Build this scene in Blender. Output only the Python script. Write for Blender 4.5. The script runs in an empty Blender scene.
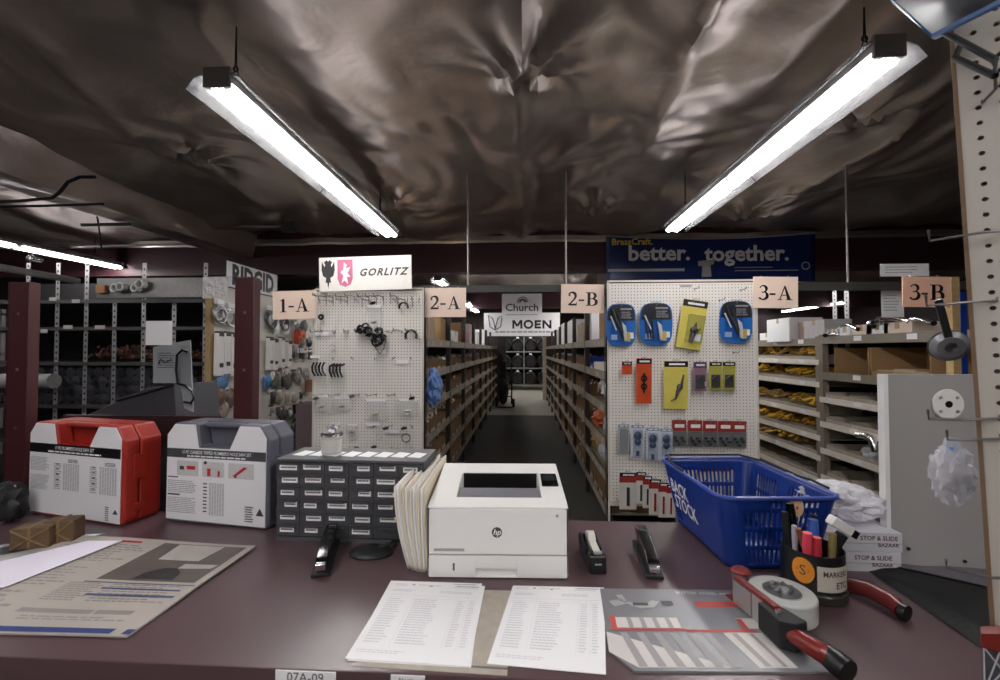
import bpy, bmesh, math, random
from math import pi, sin, cos, radians as R
from mathutils import Vector, Matrix, noise, Euler
random.seed(7)
S = bpy.context.scene
COL = S.collection
V = Vector
# ------------------------------------------------------------------ camera
F = 430.0
CAMZ = 1.55
YAW = math.atan(24/F); PITCH = math.atan(10/F)
cd = bpy.data.cameras.new('camera'); cam = bpy.data.objects.new('camera', cd); COL.objects.link(cam)
cd.sensor_width = 36; cd.lens = F/1000*36
cd.clip_start = 0.05
cam.location = (0, 0, CAMZ); cam.rotation_euler = (pi/2+PITCH, 0, YAW)
cd.dof.use_dof = True; cd.dof.focus_distance = 2.2; cd.dof.aperture_fstop = 5.6
S.camera = cam
ROT = Euler((pi/2+PITCH, 0, YAW)).to_matrix()
C0 = V((0, 0, CAMZ))
def ray(px, py): return ROT @ V(((px-500)/F, -(py-340)/F, -1))
def PY(px, py, Y): d = ray(px, py); return C0 + d*(Y/d.y)
def PX(px, py, X): d = ray(px, py); return C0 + d*(X/d.x)
def PZ(px, py, Z): d = ray(px, py); return C0 + d*((Z-CAMZ)/d.z)
S.view_settings.view_transform = 'Standard'; S.view_settings.look = 'None'
S.view_settings.gamma = 1; S.view_settings.use_curve_mapping = False
S.view_settings.exposure = 0.78
S.cycles.use_denoising = True
S.cycles.max_bounces = 8; S.cycles.transparent_max_bounces = 16
S.cycles.sample_clamp_indirect = 4.0
w = bpy.data.worlds.new('world'); S.world = w; w.use_nodes = True
w.node_tree.nodes['Background'].inputs[0].default_value = (0.02, 0.018, 0.018, 1)
w.node_tree.nodes['Background'].inputs[1].default_value = 0.3

# ------------------------------------------------------------------ materials
def hexc(h):
    c = [int(h[i:i+2], 16)/255 for i in (0, 2, 4)]
    return tuple(((x/12.92) if x <= .04045 else ((x+.055)/1.055)**2.4) for x in c)
MATS = {}
def mat(name, col, rough=.55, metal=0.0, var=.12, scale=14, bump=0.0, bscale=120, emit=None, es=0, coat=0, spec=.5):
    if name in MATS: return MATS[name]
    if isinstance(col, str): col = hexc(col)
    m = bpy.data.materials.new(name); m.use_nodes = True; nt = m.node_tree
    b = nt.nodes['Principled BSDF']
    b.inputs['Roughness'].default_value = rough; b.inputs['Metallic'].default_value = metal
    b.inputs['Specular IOR Level'].default_value = spec
    if coat: b.inputs['Coat Weight'].default_value = coat
    tc = nt.nodes.new('ShaderNodeTexCoord'); n = nt.nodes.new('ShaderNodeTexNoise')
    n.inputs['Scale'].default_value = scale; n.inputs['Detail'].default_value = 4
    nt.links.new(tc.outputs['Object'], n.inputs['Vector'])
    mx = nt.nodes.new('ShaderNodeMix'); mx.data_type = 'RGBA'
    mx.inputs[6].default_value = tuple(max(0, c*(1-var)) for c in col)+(1,)
    mx.inputs[7].default_value = tuple(min(1, c*(1+var)) for c in col)+(1,)
    nt.links.new(n.outputs['Fac'], mx.inputs[0]); nt.links.new(mx.outputs[2], b.inputs['Base Color'])
    if bump:
        n2 = nt.nodes.new('ShaderNodeTexNoise'); n2.inputs['Scale'].default_value = bscale; n2.inputs['Detail'].default_value = 5
        nt.links.new(tc.outputs['Object'], n2.inputs['Vector'])
        bp = nt.nodes.new('ShaderNodeBump'); bp.inputs['Strength'].default_value = bump; bp.inputs['Distance'].default_value = .01
        nt.links.new(n2.outputs['Fac'], bp.inputs['Height']); nt.links.new(bp.outputs[0], b.inputs['Normal'])
    if emit is not None:
        b.inputs['Emission Color'].default_value = tuple(emit)+(1,); b.inputs['Emission Strength'].default_value = es
    MATS[name] = m
    return m
def clear(name, col=(1, 1, 1), through=.85, rough=.08, bump=0, bscale=20, gloss=False):
    """clear film or sheet: transparent with a fresnel gloss and a little haze"""
    if name in MATS: return MATS[name]
    m = bpy.data.materials.new(name); m.use_nodes = True; nt = m.node_tree
    for n in list(nt.nodes): nt.nodes.remove(n)
    out = nt.nodes.new('ShaderNodeOutputMaterial'); tr = nt.nodes.new('ShaderNodeBsdfTransparent')
    tr.inputs[0].default_value = tuple(col)+(1,)
    df = nt.nodes.new('ShaderNodeBsdfPrincipled'); df.inputs['Base Color'].default_value = tuple(.8*c for c in col)+(1,)
    df.inputs['Roughness'].default_value = rough
    lw = nt.nodes.new('ShaderNodeLayerWeight'); pw = nt.nodes.new('ShaderNodeMath'); pw.operation = 'POWER'; pw.inputs[1].default_value = 5
    nt.links.new(lw.outputs['Facing'], pw.inputs[0])
    ad = nt.nodes.new('ShaderNodeMath'); ad.operation = 'MULTIPLY_ADD'; ad.use_clamp = True
    ad.inputs[1].default_value = through; ad.inputs[2].default_value = 1-through
    nt.links.new(pw.outputs[0], ad.inputs[0])
    if gloss: g_ = .02 if gloss is True else gloss; df.inputs['Base Color'].default_value = (g_,g_,g_,1)
    mx = nt.nodes.new('ShaderNodeMixShader')
    nt.links.new(ad.outputs[0], mx.inputs[0]); nt.links.new(tr.outputs[0], mx.inputs[1]); nt.links.new(df.outputs[0], mx.inputs[2])
    if bump:
        tc = nt.nodes.new('ShaderNodeTexCoord'); n2 = nt.nodes.new('ShaderNodeTexNoise'); n2.inputs['Scale'].default_value = bscale
        nt.links.new(tc.outputs['Object'], n2.inputs['Vector'])
        bp = nt.nodes.new('ShaderNodeBump'); bp.inputs['Strength'].default_value = bump; bp.inputs['Distance'].default_value = .02
        nt.links.new(n2.outputs['Fac'], bp.inputs['Height']); nt.links.new(bp.outputs[0], df.inputs['Normal'])
    nt.links.new(mx.outputs[0], out.inputs[0]); MATS[name] = m
    return m

# ------------------------------------------------------------------ mesh builder
I4 = Matrix.Identity(4)
def T(x=0, y=0, z=0, rx=0, ry=0, rz=0, s=1):
    return Matrix.Translation((x, y, z)) @ Euler((rx, ry, rz)).to_matrix().to_4x4() @ Matrix.Scale(s, 4)
class MB:
    def __init__(self): self.v = []; self.f = []; self.M = I4
    def add(self, vs, fs, M=None):
        M = self.M @ M if M is not None else self.M
        o = len(self.v)
        self.v += [M @ V(p) for p in vs]
        self.f += [[i+o for i in f] for f in fs]
        return self
    def box(self, x0, x1, y0, y1, z0, z1, M=None):
        return self.add([(x0,y0,z0),(x1,y0,z0),(x1,y1,z0),(x0,y1,z0),(x0,y0,z1),(x1,y0,z1),(x1,y1,z1),(x0,y1,z1)],
            [(0,3,2,1),(4,5,6,7),(0,1,5,4),(1,2,6,5),(2,3,7,6),(3,0,4,7)], M)
    def quad(self, a, b, c, d, M=None): return self.add([a, b, c, d], [(0,1,2,3)], M)
    def prism(self, poly, z0, z1, M=None):
        n = len(poly)
        vs = [(p[0],p[1],z0) for p in poly]+[(p[0],p[1],z1) for p in poly]
        fs = [tuple(range(n-1,-1,-1)), tuple(range(n,2*n))]+[(i,(i+1)%n,n+(i+1)%n,n+i) for i in range(n)]
        return self.add(vs, fs, M)
    def prism_x(self, poly, x0, x1, M=None):      # poly of (y,z), extruded along x
        A = Matrix(((0,0,1,0),(1,0,0,0),(0,1,0,0),(0,0,0,1)))
        return self.prism(poly, x0, x1, (M @ A) if M is not None else A)
    def prism_y(self, poly, y0, y1, M=None):      # poly of (x,z), extruded along y
        A = Matrix(((1,0,0,0),(0,0,-1,0),(0,1,0,0),(0,0,0,1)))
        return self.prism(poly, -y1, -y0, (M @ A) if M is not None else A)
    def cyl(self, p0, p1, r0, r1=None, n=12, caps=True, M=None):
        r1 = r0 if r1 is None else r1
        p0 = V(p0); p1 = V(p1); d = (p1-p0).normalized()
        a = d.orthogonal().normalized(); b = d.cross(a)
        vs = []
        for p, r in ((p0, r0), (p1, r1)):
            for i in range(n):
                t = 2*pi*i/n; vs.append(p+a*(r*cos(t))+b*(r*sin(t)))
        fs = [(i,(i+1)%n,n+(i+1)%n,n+i) for i in range(n)]
        if caps: fs += [tuple(range(n-1,-1,-1)), tuple(range(n,2*n))]
        return self.add(vs, fs, M)
    def tube(self, pts, r, n=6, closed=False, M=None):
        pts = [V(p) for p in pts]; m = len(pts); vs = []; fs = []
        up = None
        for i, p in enumerate(pts):
            if closed: d = pts[(i+1)%m]-pts[i-1]
            else: d = pts[min(i+1,m-1)]-pts[max(i-1,0)]
            d = d.normalized() if d.length > 1e-9 else V((0,0,1))
            if up is None: up = d.orthogonal().normalized()
            a = up-d*up.dot(d)
            a = a.normalized() if a.length > 1e-6 else d.orthogonal().normalized()
            up = a; b = d.cross(a)
            rr = r[i] if isinstance(r, (list, tuple)) else r
            vs += [p+a*(rr*cos(2*pi*k/n))+b*(rr*sin(2*pi*k/n)) for k in range(n)]
        for i in range(m if closed else m-1):
            j = (i+1)%m
            fs += [(i*n+k, i*n+(k+1)%n, j*n+(k+1)%n, j*n+k) for k in range(n)]
        if not closed: fs += [tuple(range(n-1,-1,-1)), tuple(range((m-1)*n, m*n))]
        return self.add(vs, fs, M)
    def lathe(self, prof, n=20, M=None):
        vs = []; fs = []; m = len(prof)
        for r, z in prof: vs += [(r*cos(2*pi*k/n), r*sin(2*pi*k/n), z) for k in range(n)]
        for i in range(m-1): fs += [(i*n+k, i*n+(k+1)%n, (i+1)*n+(k+1)%n, (i+1)*n+k) for k in range(n)]
        if prof[0][0] > 1e-6: fs.append(tuple(range(n-1,-1,-1)))
        if prof[-1][0] > 1e-6: fs.append(tuple(range((m-1)*n, m*n)))
        return self.add(vs, fs, M)
    def sphere(self, c, r, n=12, sx=1, sy=1, sz=1, M=None):
        m = max(4, n//2)
        X = Matrix.Translation(c) @ Matrix.Diagonal((sx,sy,sz,1))
        prof = [(max(1e-5, r*sin(pi*i/m)), -r*cos(pi*i/m)) for i in range(m+1)]
        return self.lathe(prof, n, (M @ X) if M is not None else X)
    def torus(self, c, Rr, r, n=20, k=8, M=None, axis='z', arc=1.0):
        pts = []
        cnt = n if arc >= 1 else n+1
        for i in range(cnt):
            t = 2*pi*arc*i/n
            p = {'z': (Rr*cos(t), Rr*sin(t), 0), 'y': (Rr*cos(t), 0, Rr*sin(t)), 'x': (0, Rr*cos(t), Rr*sin(t))}[axis]
            pts.append(V(c)+V(p))
        return self.tube(pts, r, k, arc >= 1, M)
    def grid(self, fn, nu, nv, M=None, hole=None):
        vs = [fn(i/nu, j/nv) for j in range(nv+1) for i in range(nu+1)]
        fs = [(j*(nu+1)+i, j*(nu+1)+i+1, (j+1)*(nu+1)+i+1, (j+1)*(nu+1)+i) for j in range(nv) for i in range(nu) if not (hole and hole(i, j))]
        return self.add(vs, fs, M)
    def text(self, s, size, M=None, shear=0, off=0, align='CENTER', fn=None, sp=1, ext=0, sx=1):
        cu = bpy.data.curves.new('t', 'FONT'); cu.body = s; cu.size = size; cu.shear = shear; cu.offset = off
        cu.align_x = align; cu.align_y = 'CENTER'; cu.space_character = sp; cu.resolution_u = 2; cu.extrude = ext
        o = bpy.data.objects.new('t', cu); COL.objects.link(o)
        bpy.context.view_layer.update()
        dg = bpy.context.evaluated_depsgraph_get()
        me = bpy.data.meshes.new_from_object(o.evaluated_get(dg))
        vs = [V((v.co.x*sx, v.co.y, v.co.z)) for v in me.vertices]; fs = [tuple(p.vertices) for p in me.polygons]
        bpy.data.objects.remove(o); bpy.data.curves.remove(cu); bpy.data.meshes.remove(me)
        if fn: vs = [fn(v) for v in vs]
        return self.add(vs, fs, M)
    def build(self, name, m, parent=None, loc=None, rotz=0, bevel=0, seg=2, ang=32, merge=False, solid=0):
        me = bpy.data.meshes.new(name)
        me.from_pydata([tuple(v) for v in self.v], [], self.f)
        if merge or bevel:
            bm = bmesh.new(); bm.from_mesh(me)
            if merge: bmesh.ops.remove_doubles(bm, verts=bm.verts, dist=1e-5)
            if bevel:
                bm.normal_update()
                es = [e for e in bm.edges if len(e.link_faces) == 2 and e.calc_face_angle(0) > R(35)]
                bmesh.ops.bevel(bm, geom=es, offset=bevel, segments=seg, affect='EDGES', profile=.5, clamp_overlap=True)
            bm.to_mesh(me); bm.free()
        me.validate()
        me.polygons.foreach_set('use_smooth', [True]*len(me.polygons))
        me.set_sharp_from_angle(angle=R(ang))
        me.materials.append(m)
        o = bpy.data.objects.new(name, me); COL.objects.link(o)
        if parent is not None: o.parent = parent
        if loc is not None: o.location = loc
        if rotz: o.rotation_euler = (0, 0, rotz)
        if bevel:
            wn = o.modifiers.new('normals', 'WEIGHTED_NORMAL'); wn.keep_sharp = True
        if solid:
            md = o.modifiers.new('solid', 'SOLIDIFY'); md.thickness = solid; md.offset = 0
        return o
def tag(o, label, cat, group=None, kind=None):
    o['label'] = label; o['category'] = cat
    if group: o['group'] = group
    if kind: o['kind'] = kind
    return o
def thing(name, label, cat, loc=(0,0,0), rotz=0, group=None, rot=None):
    o = bpy.data.objects.new(name, None); COL.objects.link(o); o.empty_display_size = .05
    o.location = loc; o.rotation_euler = rot if rot else (0, 0, rotz)
    return tag(o, label, cat, group)
KIDS = {}
def dup(root, loc, rot=None, label=None, group=None, scale=None):
    def cp(o, par):
        c = o.copy(); COL.objects.link(c)
        if par is not None: c.parent = par
        for ch in list(o.children): cp(ch, c)
        return c
    c = cp(root, None); c.location = loc
    if rot is not None: c.rotation_euler = rot
    if scale is not None: c.scale = scale
    if label: c['label'] = label
    if group: c['group'] = group
    return c
def struct(o): o['kind'] = 'structure'; return o
ORD = 'zeroth first second third fourth fifth sixth seventh eighth ninth tenth eleventh twelfth'.split()
RX90 = Matrix.Rotation(pi/2, 4, 'X')
def bars(mb, x0, x1, y0, y1, rows, z, fill=.62, M=None, wmin=.02, wmax=.12, ragged=.25, rnd=random):
    """rows of small print as word-length dashes inside a rectangle of the xy plane"""
    dy = (y1-y0)/rows
    for r in range(rows):
        y = y1-(r+.5)*dy; x = x0; end = x1-(x1-x0)*ragged*rnd.random()
        while x < end:
            w = min(end-x, (x1-x0)*(wmin+(wmax-wmin)*rnd.random()))
            mb.quad((x,y-dy*fill/2,z),(x+w,y-dy*fill/2,z),(x+w,y+dy*fill/2,z),(x,y+dy*fill/2,z), M)
            x += w+(x1-x0)*.015
# palette
M_burg = mat('burgundy_paint', '3a2024', .5, bump=.15, bscale=60)
M_burgdk = mat('burgundy_panel', '43242a', .6)
M_post = mat('burgundy_post_paint', '4a2022', .45, bump=.1, bscale=40)
M_white = mat('white_plastic', 'e6e4e2', .38, var=.02)
M_paper = mat('paper_white', 'f0eef0', .8, var=.02)
M_ink = mat('grey_print', '9a989c', .8)
M_inkdk = mat('dark_print', '3a3a3e', .8)
M_black = mat('black_plastic', '0d0d0f', .35)
M_blackm = mat('black_matte', '121214', .7)
M_blackgl = mat('black_gloss', '0a0a0c', .15)
M_grey = mat('grey_plastic', '5a5a60', .5)
M_dgrey = mat('dark_grey_metal', '3a3a3d', .45)
M_steel = mat('galvanised_steel', (.5,.5,.5), .4, .85, var=.2)
M_chrome = mat('chrome', (.85,.85,.87), .12, 1.0, var=.02)
M_wire = mat('steel_wire', (.6,.6,.62), .3, .9)
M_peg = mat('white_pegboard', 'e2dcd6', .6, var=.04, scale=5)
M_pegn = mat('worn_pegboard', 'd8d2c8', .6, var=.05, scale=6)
M_card = mat('cardboard', 'a07f58', .85, bump=.1)
M_cardlt = mat('pale_cardboard', 'b09c84', .85)
M_shelf = mat('taupe_shelf_paint', '877d70', .5)
M_wood = mat('raw_wood', 'a88c62', .7, scale=30, var=.25)
M_red = mat('red_plastic', '98261c', .4)
M_redpr = mat('red_print', 'b8272a', .7)
M_redsoft = mat('faded_red_print', 'c0504c', .7)
M_blue = mat('blue_plastic', '10307e', .35, var=.06)
M_yellow = mat('yellow_card', 'd4c45c', .5)
M_orange = mat('orange_card', 'c44a20', .5)
M_cream = mat('cream_card', 'ecd8c8', .8, var=.03)
M_brass = mat('brass', (.75,.55,.28), .3, .9, var=.2)
M_film = clear('clear_film', (1,1,1), .8, .12, bump=.8, bscale=40)
M_blist = clear('clear_blister', (.95,.97,1), .93, .08, gloss=True)
# ------------------------------------------------------------------ the room
XL, XR, YF, YB, HC = -9.0, 9.5, -4.6, 13.4, 3.02
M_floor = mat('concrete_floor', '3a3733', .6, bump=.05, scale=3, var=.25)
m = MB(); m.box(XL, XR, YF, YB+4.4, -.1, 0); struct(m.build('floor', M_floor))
m = MB(); m.box(-2.6, 2.6, 10.25, YB+4.3, 0, .004); struct(m.build('floor_lit_stretch', mat('lit_concrete', '9a968c', .5, bump=.05, scale=3)))  # paler slab puts the lit stretch of floor into its colour
# foil ceiling: wrinkled reflective insulation
def foil_mat():
    m = bpy.data.materials.new('wrinkled_foil'); m.use_nodes = True; nt = m.node_tree; b = nt.nodes['Principled BSDF']
    b.inputs['Metallic'].default_value = .8; b.inputs['Roughness'].default_value = .3
    tc = nt.nodes.new('ShaderNodeTexCoord')
    n = nt.nodes.new('ShaderNodeTexNoise'); n.inputs['Scale'].default_value = 1.3; n.inputs['Detail'].default_value = 6
    nt.links.new(tc.outputs['Object'], n.inputs['Vector'])
    cr = nt.nodes.new('ShaderNodeValToRGB')
    cr.color_ramp.elements[0].position = .3; cr.color_ramp.elements[0].color = (.385,.34,.31,1)
    cr.color_ramp.elements[1].position = .7; cr.color_ramp.elements[1].color = (.61,.53,.465,1)
    nt.links.new(n.outputs['Fac'], cr.inputs[0]); nt.links.new(cr.outputs[0], b.inputs['Base Color'])
    n2 = nt.nodes.new('ShaderNodeTexNoise'); n2.inputs['Scale'].default_value = 2.2; n2.inputs['Detail'].default_value = 4; n2.inputs['Distortion'].default_value = .4
    nt.links.new(tc.outputs['Object'], n2.inputs['Vector'])
    bp = nt.nodes.new('ShaderNodeBump'); bp.inputs['Strength'].default_value = .3; bp.inputs['Distance'].default_value = .08
    nt.links.new(n2.outputs['Fac'], bp.inputs['Height']); nt.links.new(bp.outputs[0], b.inputs['Normal'])
    mr = nt.nodes.new('ShaderNodeMapRange'); mr.inputs[3].default_value = .26; mr.inputs[4].default_value = .40
    nt.links.new(n2.outputs['Fac'], mr.inputs[0]); nt.links.new(mr.outputs[0], b.inputs['Roughness'])
    return m
M_foil = foil_mat()
def foil_h(x, y):
    seam = abs(((x+.02)/1.34+.5) % 1-.5)*2          # 0 at a seam, 1 between
    h = .05*(seam**.5)
    p = V((x*.55+y*.22, y*.38-x*.12, 0))
    h += .13*noise.noise(p*1.25+V((3.1, 7.7, 1)))
    q = V((x*1.1+.6*noise.noise(V((x*.7, y*.7, 5))), y*.75+.6*noise.noise(V((x*.7, y*.7, 9))), 2))
    h += .05*(1-abs(noise.noise(q*1.3))*2.4)
    h += .022*(1-abs(noise.noise(q*3.1+V((9,2,0))))*2)
    tuft = 0
    for (tx, ty) in ((-1.3,4.1),(.75,4.6),(2.2,3.0),(-2.6,3.2),(.0,2.2),(-.7,1.3),(2.4,4.8)):
        d2 = (x-tx)**2+(y-ty)**2
        tuft += math.exp(-d2*14)*.07*(1+.8*sin(7*math.atan2(y-ty, x-tx)))
    for (cx, y0, y1, sl) in ((.80,1.6,3.3,.07),(-.02,-3,5.6,0),(-1.0,.9,1.7,-.5),(2.1,1.6,3.4,.35),(-2.3,1.5,3.6,-.3)):
        if y0-.3 < y < y1+.3:
            f = min(1, (y-y0+.3)/.3, (y1+.3-y)/.3); dx = x-(cx+sl*(y-y0)+.05*noise.noise(V((y*2.2, cx*7, 0))))
            h -= f*.055*math.exp(-abs(dx)*16)
    return HC+h-tuft
m = MB(); nx, ny = 430, 230
m.grid(lambda u, v: V((XL+(XR-XL)*u, YF+(5.62-YF)*v, foil_h(XL+(XR-XL)*u, YF+(5.62-YF)*v))), nx, ny)
m.grid(lambda u, v: V((XL+(XR-XL)*u, 5.78+(YB-5.78)*v, foil_h(XL+(XR-XL)*u, 5.78+(YB-5.78)*v))), 160, 70)
struct(m.build('ceiling', M_foil, ang=60))
M_wall = mat('dark_burgundy_wall', '2a181b', .7, bump=.1)
def wall(name, *b):
    m = MB(); m.box(*b); return struct(m.build(name, M_wall))
wall('wall_left', XL-.1, XL, YF, YB, 0, 3.3); wall('wall_right', XR, XR+.1, YF, YB, 0, 3.3)
wall('wall_front', XL, XR, YF-.1, YF, 0, 3.3)
# back wall with a doorway into the pipe store
dx0, dx1, dz = -.56, .58, 1.96
m = MB(); m.box(XL, dx0, YB, YB+.12, 0, 3.3); m.box(dx1, XR, YB, YB+.12, 0, 3.3); m.box(dx0, dx1, YB, YB+.12, dz, 3.3)
struct(m.build('wall_back', M_wall))
m = MB(); m.box(dx0-.07, dx0, YB-.03, YB+.14, 0, dz+.07); m.box(dx0, dx1, YB-.03, YB+.14, dz, dz+.07)
struct(m.build('door_1', M_blackm))
m = MB(); m.box(dx1, dx1+.11, YB-.04, YB+.14, 0, dz)
struct(m.build('trim_1', mat('pale_trim', 'b8aa98', .6)))
M_store = mat('store_wall', 'c8c4b4', .7)
m = MB(); m.box(-2.6, 2.6, YB+4.3, YB+4.4, 0, 3.1); m.box(-2.7, -2.6, YB+.12, YB+4.4, 0, 3.1); m.box(2.6, 2.7, YB+.12, YB+4.4, 0, 3.1); m.box(-2.7, 2.7, YB+.12, YB+4.4, 3.1, 3.2)
struct(m.build('wall_store', M_store))
# burgundy fascia across the room, foil edge strip, boxed beam on the left bay
m = MB(); m.box(XL, XR, 5.62, 5.78, 2.57, 3.2); struct(m.build('trim_2', M_burgdk))
m = MB()
pts = [(x, 5.60+.012*noise.noise(V((x*2.1, 1, 0))), 2.985+.03*noise.noise(V((x*1.7, 4, 0)))) for x in [XL+.2*i for i in range(int((XR-XL)/.2)+1)]]
for a, b in zip(pts, pts[1:]):
    m.add([(a[0],a[1]-.01,a[2]-.03),(b[0],b[1]-.01,b[2]-.03),(b[0],b[1]-.025,b[2]),(a[0],a[1]-.025,a[2]),(b[0],b[1]-.005,b[2]+.06),(a[0],a[1]-.005,a[2]+.06)],[(0,1,2,3),(3,2,4,5)])
struct(m.build('trim_3', mat('foil_edge', (.75,.7,.66), .3, .9)))
m = MB(); m.box(XL, XR, 11.0, 11.15, 2.62, 3.2); struct(m.build('trim_4', M_burgdk))
m = MB()
def beam_pt(u, v):
    y = YF+(5.6-YF)*v; a = u*3
    prof = [(-4.02, 3.1), (-3.98, 2.80), (-3.66, 2.80), (-3.60, 3.1)]
    i = min(2, int(a)); t = a-i
    x = prof[i][0]*(1-t)+prof[i+1][0]*t; z = prof[i][1]*(1-t)+prof[i+1][1]*t
    return V((x+.02*noise.noise(V((y*2, u*5, 3))), y, z+.03*noise.noise(V((y*1.6, u*6, 8)))))
m.grid(beam_pt, 24, 120); struct(m.build('trim_5', M_foil, ang=60))

# ------------------------------------------------------------------ fluorescent fixtures
M_tube = mat('lit_fluorescent_tube', (.95,.95,.95), .4, emit=(1.0,.985,.97), es=30)
M_refl = clear('reflector_film', (.90,.89,.92), .58, .22, bump=.4, bscale=30, gloss=.12)
M_chan = mat('fixture_channel', '7c7674', .45)
def fixture(label, x, y0, L=2.44, z=2.70, group='strip lights hung from the foil ceiling'):
    t = thing('fluorescent_light', label, 'light fixture', (x, y0, z), 0, group)
    m = MB(); m.box(-.055,.055,0,L,0,.055); m.box(-.06,.06,-.004,.012,-.028,.06); m.box(-.06,.06,L-.012,L+.004,-.028,.06)
    m.build('channel', M_chan, t, bevel=.004)
    for s in (-1, 1):
        m = MB()
        pr = [(s*.056,.03),(s*.10,.012),(s*.135,-.03),(s*.137,-.032),(s*.102,.016),(s*.056,.034)]
        if s < 0: pr = pr[::-1]
        m.prism_y(pr, .0, L/2-.008); m.prism_y(pr, L/2+.008, L)
        m.build('reflector_wing', M_refl, t)
    for s in (-1, 1):
        for k in range(2):
            m = MB(); m.cyl((s*.036, k*L/2+.03, -.02), (s*.036, (k+1)*L/2-.03, -.02), .0185, n=14)
            m.build('tube', M_tube, t)
    for yy in (.0, L/2, L):
        for s in (-1, 1): m = MB(); m.box(s*.036-.012, s*.036+.012, max(0,yy-.03), min(L,yy+.03), -.03, .0); m.build('lamp_socket', M_white, t, bevel=.002)
    for yy in (.12, L-.35):
        m = MB(); top = foil_h(x, y0+yy)-z+.01
        m.tube([(-.02,yy,.055),(-.004,yy,.13),(0,yy,top)], .0028, 5); m.tube([(.03,yy,.055),(.004,yy,.13),(0,yy,top)], .0028, 5)
        m.torus((0,yy,.13), .012, .003, 10, 5, axis='y')
        m.build('hanger_wire', M_blackm, t)
    return t
fixture('strip light above the drawer cabinet and tall sign board', -1.31, 1.74)
fixture('strip light above the blue basket and blue wall banner', 1.40, 1.70)
fixture('strip light in the far bay past the foil beam', -5.55, 3.15)
for x in (-1.31, 1.40): fixture('strip light hung over the customer side of the counter', x, -1.78)
for x in (-1.31, 1.40): fixture('strip light hung near the shop front wall', x, -4.35)
fixture('strip light hung in the side bay over the stock rack', -5.55, .3)
fixture('strip light behind the 2-A sign, beyond the burgundy beam', -1.40, 6.9)
fixture('strip light behind the 3-A aisle sign, far over the shelves', 7.6, 10.6)
fixture('strip light far down the 2-A shelves by the white logo board', -1.40, 10.3)
fixture('unseen strip light beyond the burgundy beam, hidden by the 2-B sign', 1.40, 8.3)  # placed out of view to brighten the logo boards
fixture('added unseen strip light over the third aisle, behind the banner', 2.65, 5.92)  # made-up lamp out of view, brightens the third aisle shelves
for x, l in ((-.9,'strip light on the store room ceiling, over its hand truck side'),(.9,'strip light on the store room ceiling, over its pale trim side')): fixture(l, x, YB+.5, z=2.9)

# conduits, cables
M_cond = mat('grey_conduit', (.42,.40,.39), .5, .3)
M_rod = mat('drop_rod_steel', (.22,.20,.20), .5, .4)
def conduit(label, pts, r=.012, name='conduit', mt=None, cat='conduit'):
    m = MB(); m.tube(pts, r, 8); return m, tag(m.build(name, mt or M_cond), label, cat)
for px, lab in ((468,'thin steel drop rod rising beside the 2-A sign'),(566,'thin steel drop rod rising above the 2-B sign'),(848,'thin steel drop rod between the 3-A and 3-B signs')):
    p = PY(px, 288, 3.62); conduit(lab, [(p.x,3.62,2.09),(p.x,3.62,3.05)], .0085, 'drop_rod', M_rod, cat='rod')
a = [PY(60,247,4.9), PY(188,244,4.9), PY(198,238,4.9), PY(207,228,4.9), PY(220,226,4.9), PY(285,227,4.9)]
t = thing('ceiling_conduit', 'bent grey conduit run under the foil ending in a small box', 'conduit', a[0])
m = MB(); m.tube([p-a[0] for p in a], .013, 8); m.build('pipe', M_cond, t)
m = MB(); c = a[-1]-a[0]; m.box(c.x-.03,c.x+.12,-.04,.04,c.z-.06,c.z+.06); m.build('junction_box', M_dgrey, t, bevel=.005)
conduit('thick black cable draped under the foil beam', [PY(-30,203,3.0),PY(20,201,3.0),PY(52,198,3.0),PY(60,192,3.0),PY(68,182,3.0),PY(80,177,3.0),PY(95,177,3.0)], .012, 'hanging_cable', M_blackm, 'cable')
conduit('straight thin cable crossing beneath the foil beam', [PY(-30,207,3.1),PY(40,206,3.1),PY(103,204,3.1)], .010, 'hanging_cable', M_blackm, 'cable')
conduit('short dark bar hung under the far foil bay', [PY(82,225,3.9),PY(130,224,3.9)], .016, 'hanging_bar', M_dgrey, 'bar')
conduit('pale pipe running towards the camera under the far bay', [PX(-60,257,-4.15),PX(0,267.5,-4.15),PX(78,281,-4.15)], .03, 'hanging_pipe', M_steel, 'pipe')
conduit('twisted dark wire dangling from the foil ceiling over the pipe rack', [PY(96,210,4.3),PY(99,228,4.3),PY(101,245,4.3),PY(104,256,4.3)], .008, 'hanging_wire', M_blackm, 'wire')

# ------------------------------------------------------------------ counter
CZ = .95
M_ctr = mat('burgundy_laminate', '544044', .31, var=.06, scale=9, bump=.03, bscale=200)
M_ctrf = mat('burgundy_laminate_edge', '52363b', .45)
t = thing('counter', 'long burgundy laminate service counter holding the printer and basket', 'counter', (0,.8,0))
m = MB(); m.box(-2.3,2.0,0,.745,CZ-.048,CZ); m.build('countertop', M_ctr, t, bevel=.004)
m = MB(); m.box(-2.28,1.98,.10,.12,CZ-.16,CZ-.0482); m.build('edge_apron', M_ctrf, t, bevel=.003)
m = MB(); m.box(-2.28,1.98,.36,.72,.08,CZ-.0482); m.box(-2.28,1.98,.40,.70,0,.08); m.build('base_cabinet', M_burg, t)
m = MB(); m.box(-2.28,1.98,.05,.36,.42,.44); m.build('lower_shelf', M_burg, t)
def lbl(name, px0, px1, py0, label, lines):
    a = PY(px0, py0, .80); b = PY(px1, py0, .80)
    t = thing(name, label, 'label', (a.x, .8, CZ-.002))
    w = b.x-a.x; h = .028
    m = MB(); m.box(0,w,-.002,0,-h,0); m.build('card', M_paper, t)
    m = MB()
    for s, sz, x, z, al in lines: m.text(s, sz, T(x*w,-.0025,z*h) @ RX90, align=al)
    m.build('lettering', M_inkdk, t)
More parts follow.
